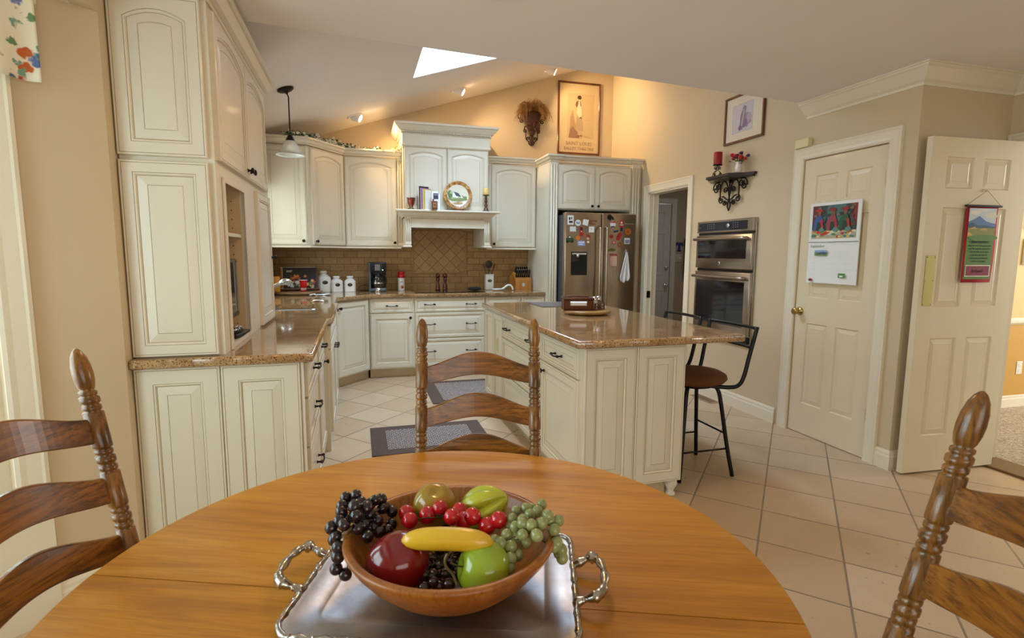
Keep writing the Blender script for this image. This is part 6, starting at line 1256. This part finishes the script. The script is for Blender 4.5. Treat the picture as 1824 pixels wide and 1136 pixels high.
for s in (-1, 1):
    pts = spline([(s*(hw-.002), -.055, .014), (s*(hw+.016), -.056, .022), (s*(hw+.034), -.058, .030), (s*(hw+.046), -.044, .033), (s*(hw+.052), -.018, .034), (s*(hw+.052), .018, .034), (s*(hw+.046), .044, .033), (s*(hw+.034), .058, .030), (s*(hw+.016), .056, .022), (s*(hw-.002), .055, .014)], 6)
    b = MB(); n = len(pts); b.tube(pts, [.0072+.0016*math.sin(i*.8)+(.003 if abs(abs(i/(n-1)-.5)-.26) < .05 else 0) for i in range(n)], 10)
    for i in range(2, n-2, 3): b.ball(pts[i], 1, 8, 5, (.0085, .0045, .006), Matrix.Rotation(i*.9, 4, 'Z'))
    b.build('handle', M_silr, t)
t = thing('fruit_bowl', 'turned wooden bowl full of artificial fruit on the silver tray', 'bowl', (.147, .898, TZ0+.0035))
b = MB(); b.lathe([(.0001, 0), (.065, 0), (.085, .006), (.125, .034), (.155, .062), (.175, .088), (.184, .104), (.185, .108), (.183, .111), (.174, .112), (.170, .108), (.160, .085), (.138, .056), (.105, .03), (.06, .014), (.0001, .012)], 72); b.build('body', M_bowl, t)
BO = Vector((.140, .905, TZ0+.0035))
def apple(nm, lab, cat, c, r, m_, tilt, ax, top=.97, stem=True, pts=None, sq=.93):
    t = thing(nm, lab, cat, c); Mx = Matrix.Rotation(R(tilt), 4, Vector(ax)); b = MB()
    P = []; n = 22
    for i in range(n+1):
        a = PI*i/n; rr = r*(math.sin(a)**.92)*(1+.07*math.cos(a)) if 0 < i < n else .0001; z = -r*sq*math.cos(a); dimp = .20*r*math.exp(-(rr/(.30*r))**2)
        P.append((rr, z-dimp if i > n/2 else z+dimp*.8))
    b.lathe(P, 40, (0, 0, 0), Mx, cap=False); b.build('flesh', m_, t)
    if stem: b = MB(); b.tube([tuple(Mx @ Vector(p)) for p in spline([(0, 0, r*.72), (.001, 0, r*.95), (.004, .002, r*1.2)], 4)], [.0016]*8+[.0024], 6); b.build('stem', flat('#5A4A26'), t)
    return t
def fruitmat(name, c1, c2, rough=.18, sc=9, speck=None):
    t = NT(name); v = t.coord(); c = t.ramp(t.noise(v, sc, 3, .5), [(.35, lin(c1)), (.65, lin(c2))])
    if speck: c = t.mix(t.ramp(t.noise(v, 260, 2), [(.68, (0, 0, 0, 1)), (.72, (.6, .6, .6, 1))]), c, lin(speck))
    t.base(c); t.set(Roughness=rough, **{'Coat Weight': .5, 'Coat Roughness': .08, 'Subsurface Weight': .0}); return t.mat
apple('apple', 'large glossy dark red apple at the left front of the bowl', 'apple', (.052, .858, .836), .050, fruitmat('red_apple_skin', '#5E0710', '#8A1018', .16), 50, (0, 1, 0), sq=1.05)
apple('apple', 'shiny green apple at the right front of the bowl', 'apple', (.182, .800, .838), .0455, fruitmat('green_apple_skin', '#86A022', '#A0B430', .2, 6, '#C9D86A'), -75, (0, 1, 0))
apple('pear', 'speckled yellow-brown round pear at the back of the bowl', 'pear', (.130, .985, .868), .041, fruitmat('pear_skin', '#9A8C24', '#B0701C', .2, 14, '#D8C050'), 25, (1, 0, 0), stem=False)
# star fruit
t = thing('star_fruit', 'yellow-green ribbed star fruit at the back right of the bowl', 'fruit', (.216, .952, .866)); Mx = Matrix.Rotation(R(-22), 4, 'Z') @ Matrix.Rotation(R(62), 4, 'Y'); b = MB(); vs = []; fs = []; n = 60; m_ = 18
for i in range(m_+1):
    f = i/m_; z = -.052+.104*f; env = math.sin(PI*min(max(f, .015), .985))**.55
    for k in range(n): a = 2*PI*k/n; r_ = .040*(1-.42*math.exp(-((((a/(2*PI)*5) % 1)-.5)/.16)**2))*env; vs.append(tuple(Mx @ Vector((r_*math.cos(a), r_*math.sin(a), z))))
for i in range(m_):
    for k in range(n): fs.append((i*n+k, i*n+(k+1) % n, (i+1)*n+(k+1) % n, (i+1)*n+k))
fs += [tuple(range(n))[::-1], tuple(m_*n+k for k in range(n))]; b.add(vs, fs, smooth=True); b.build('flesh', fruitmat('star_fruit_skin', '#AEB428', '#C8C438', .3), t)
# banana
t = thing('banana', 'small yellow banana lying across the middle of the bowl', 'banana', (.129, .822, .884)); d = Vector((.132, -.042, .0)); pts = []; rad = []
for i in range(21):
    f = i/20; u = 2*f-1; pts.append(tuple(d*u*.535+Vector((0, 0, .0015*(1-u*u)))+Vector((-.32, -1, 0)).normalized()*.006*(u*u))); rad.append(.0186*max(.02, (1-abs(u)**3.4))**.5)
b = MB(); b.tube(pts, rad, 18); b.build('peel', fruitmat('banana_skin', '#E6BE28', '#DFAC26', .35, 14), t)
def bunch(nm, lab, cat, C, r, m_, seed, part, stemc='#3B3A22', egg=1.08):
    c = Vector(C[len(C)//3]); t = thing(nm, lab, cat, tuple(c)); q = random.Random(seed); me = None
    ce = sum((Vector(p) for p in C), Vector())/len(C)
    for p in C:
        rr = r*q.uniform(.92, 1.08)
        if me is None: b = MB(); b.ball((0, 0, 0), r, 18, 12, (1, 1, egg)); o = b.build(part, m_, t); me = o.data
        else: o = bpy.data.objects.new(part, me); COL.objects.link(o); o.parent = t
        o.location = Vector(p)-c; o.rotation_euler = (q.uniform(-.7, .7), q.uniform(-.7, .7), 0); o.scale = (rr/r,)*3
    b = MB()
    for p in C: a = Vector(p)-c; m2 = (ce-c)*.35+a*.65+Vector((0, 0, .002)); b.tube([tuple(a), tuple(m2), tuple(ce-c)], .0011, 5)
    b.build('stem', flat(stemc), t); return t
gm = fruitmat('black_grape_skin', '#1A1014', '#2C1A20', .22, 30); g2 = fruitmat('green_grape_skin', '#848C54', '#A0A468', .32, 30)
bunch('grape_bunch', 'bunch of black grapes spilling over the left rim of the bowl', 'grapes', BG, .0108, gm, 1, 'grape')
bunch('grape_bunch', 'small cluster of dark purple grapes at the front bottom of the bowl', 'grapes', BC, .0098, fruitmat('purple_grape_skin', '#1E0A0C', '#3A1416', .12, 30), 2, 'grape', '#8A6A4A')
bunch('grape_bunch', 'bunch of green grapes hanging over the right rim of the bowl', 'grapes', GG, .0100, g2, 3, 'grape', '#6A5A3A')
bunch('cherry_tomatoes', 'bright red cherry tomatoes on a vine across the back of the bowl', 'tomatoes', CH, .0152, fruitmat('tomato_skin', '#B00C16', '#CC1420', .12), 4, 'tomato', '#2E3A1C', 1.0)
t = thing('twig', 'short brown curled twig between the apples', 'twig', (.128, .795, .835)); b = MB(); b.tube(spline([(.01, -.01, -.01), (.004, 0, .005), (-.006, .002, .018), (-.008, .0, .032), (-.004, .002, .04)], 4), .0021, 6); b.build('bark', flat('#7A6444'), t)
# filler fruit low in the bowl (dark grapes seen between the others)
q = random.Random(9); FG = []
for i in range(46):
    a, rr = q.uniform(0, 2*PI), .105*math.sqrt(q.random()); FG.append((.14+rr*math.cos(a), .905+rr*math.sin(a), TZ0+.03+.35*rr*.6+q.uniform(0, .03)))
bunch('grape_bunch', 'dark grapes heaped at the bottom of the bowl under the other fruit', 'grapes', FG, .0108, gm, 6, 'grape')
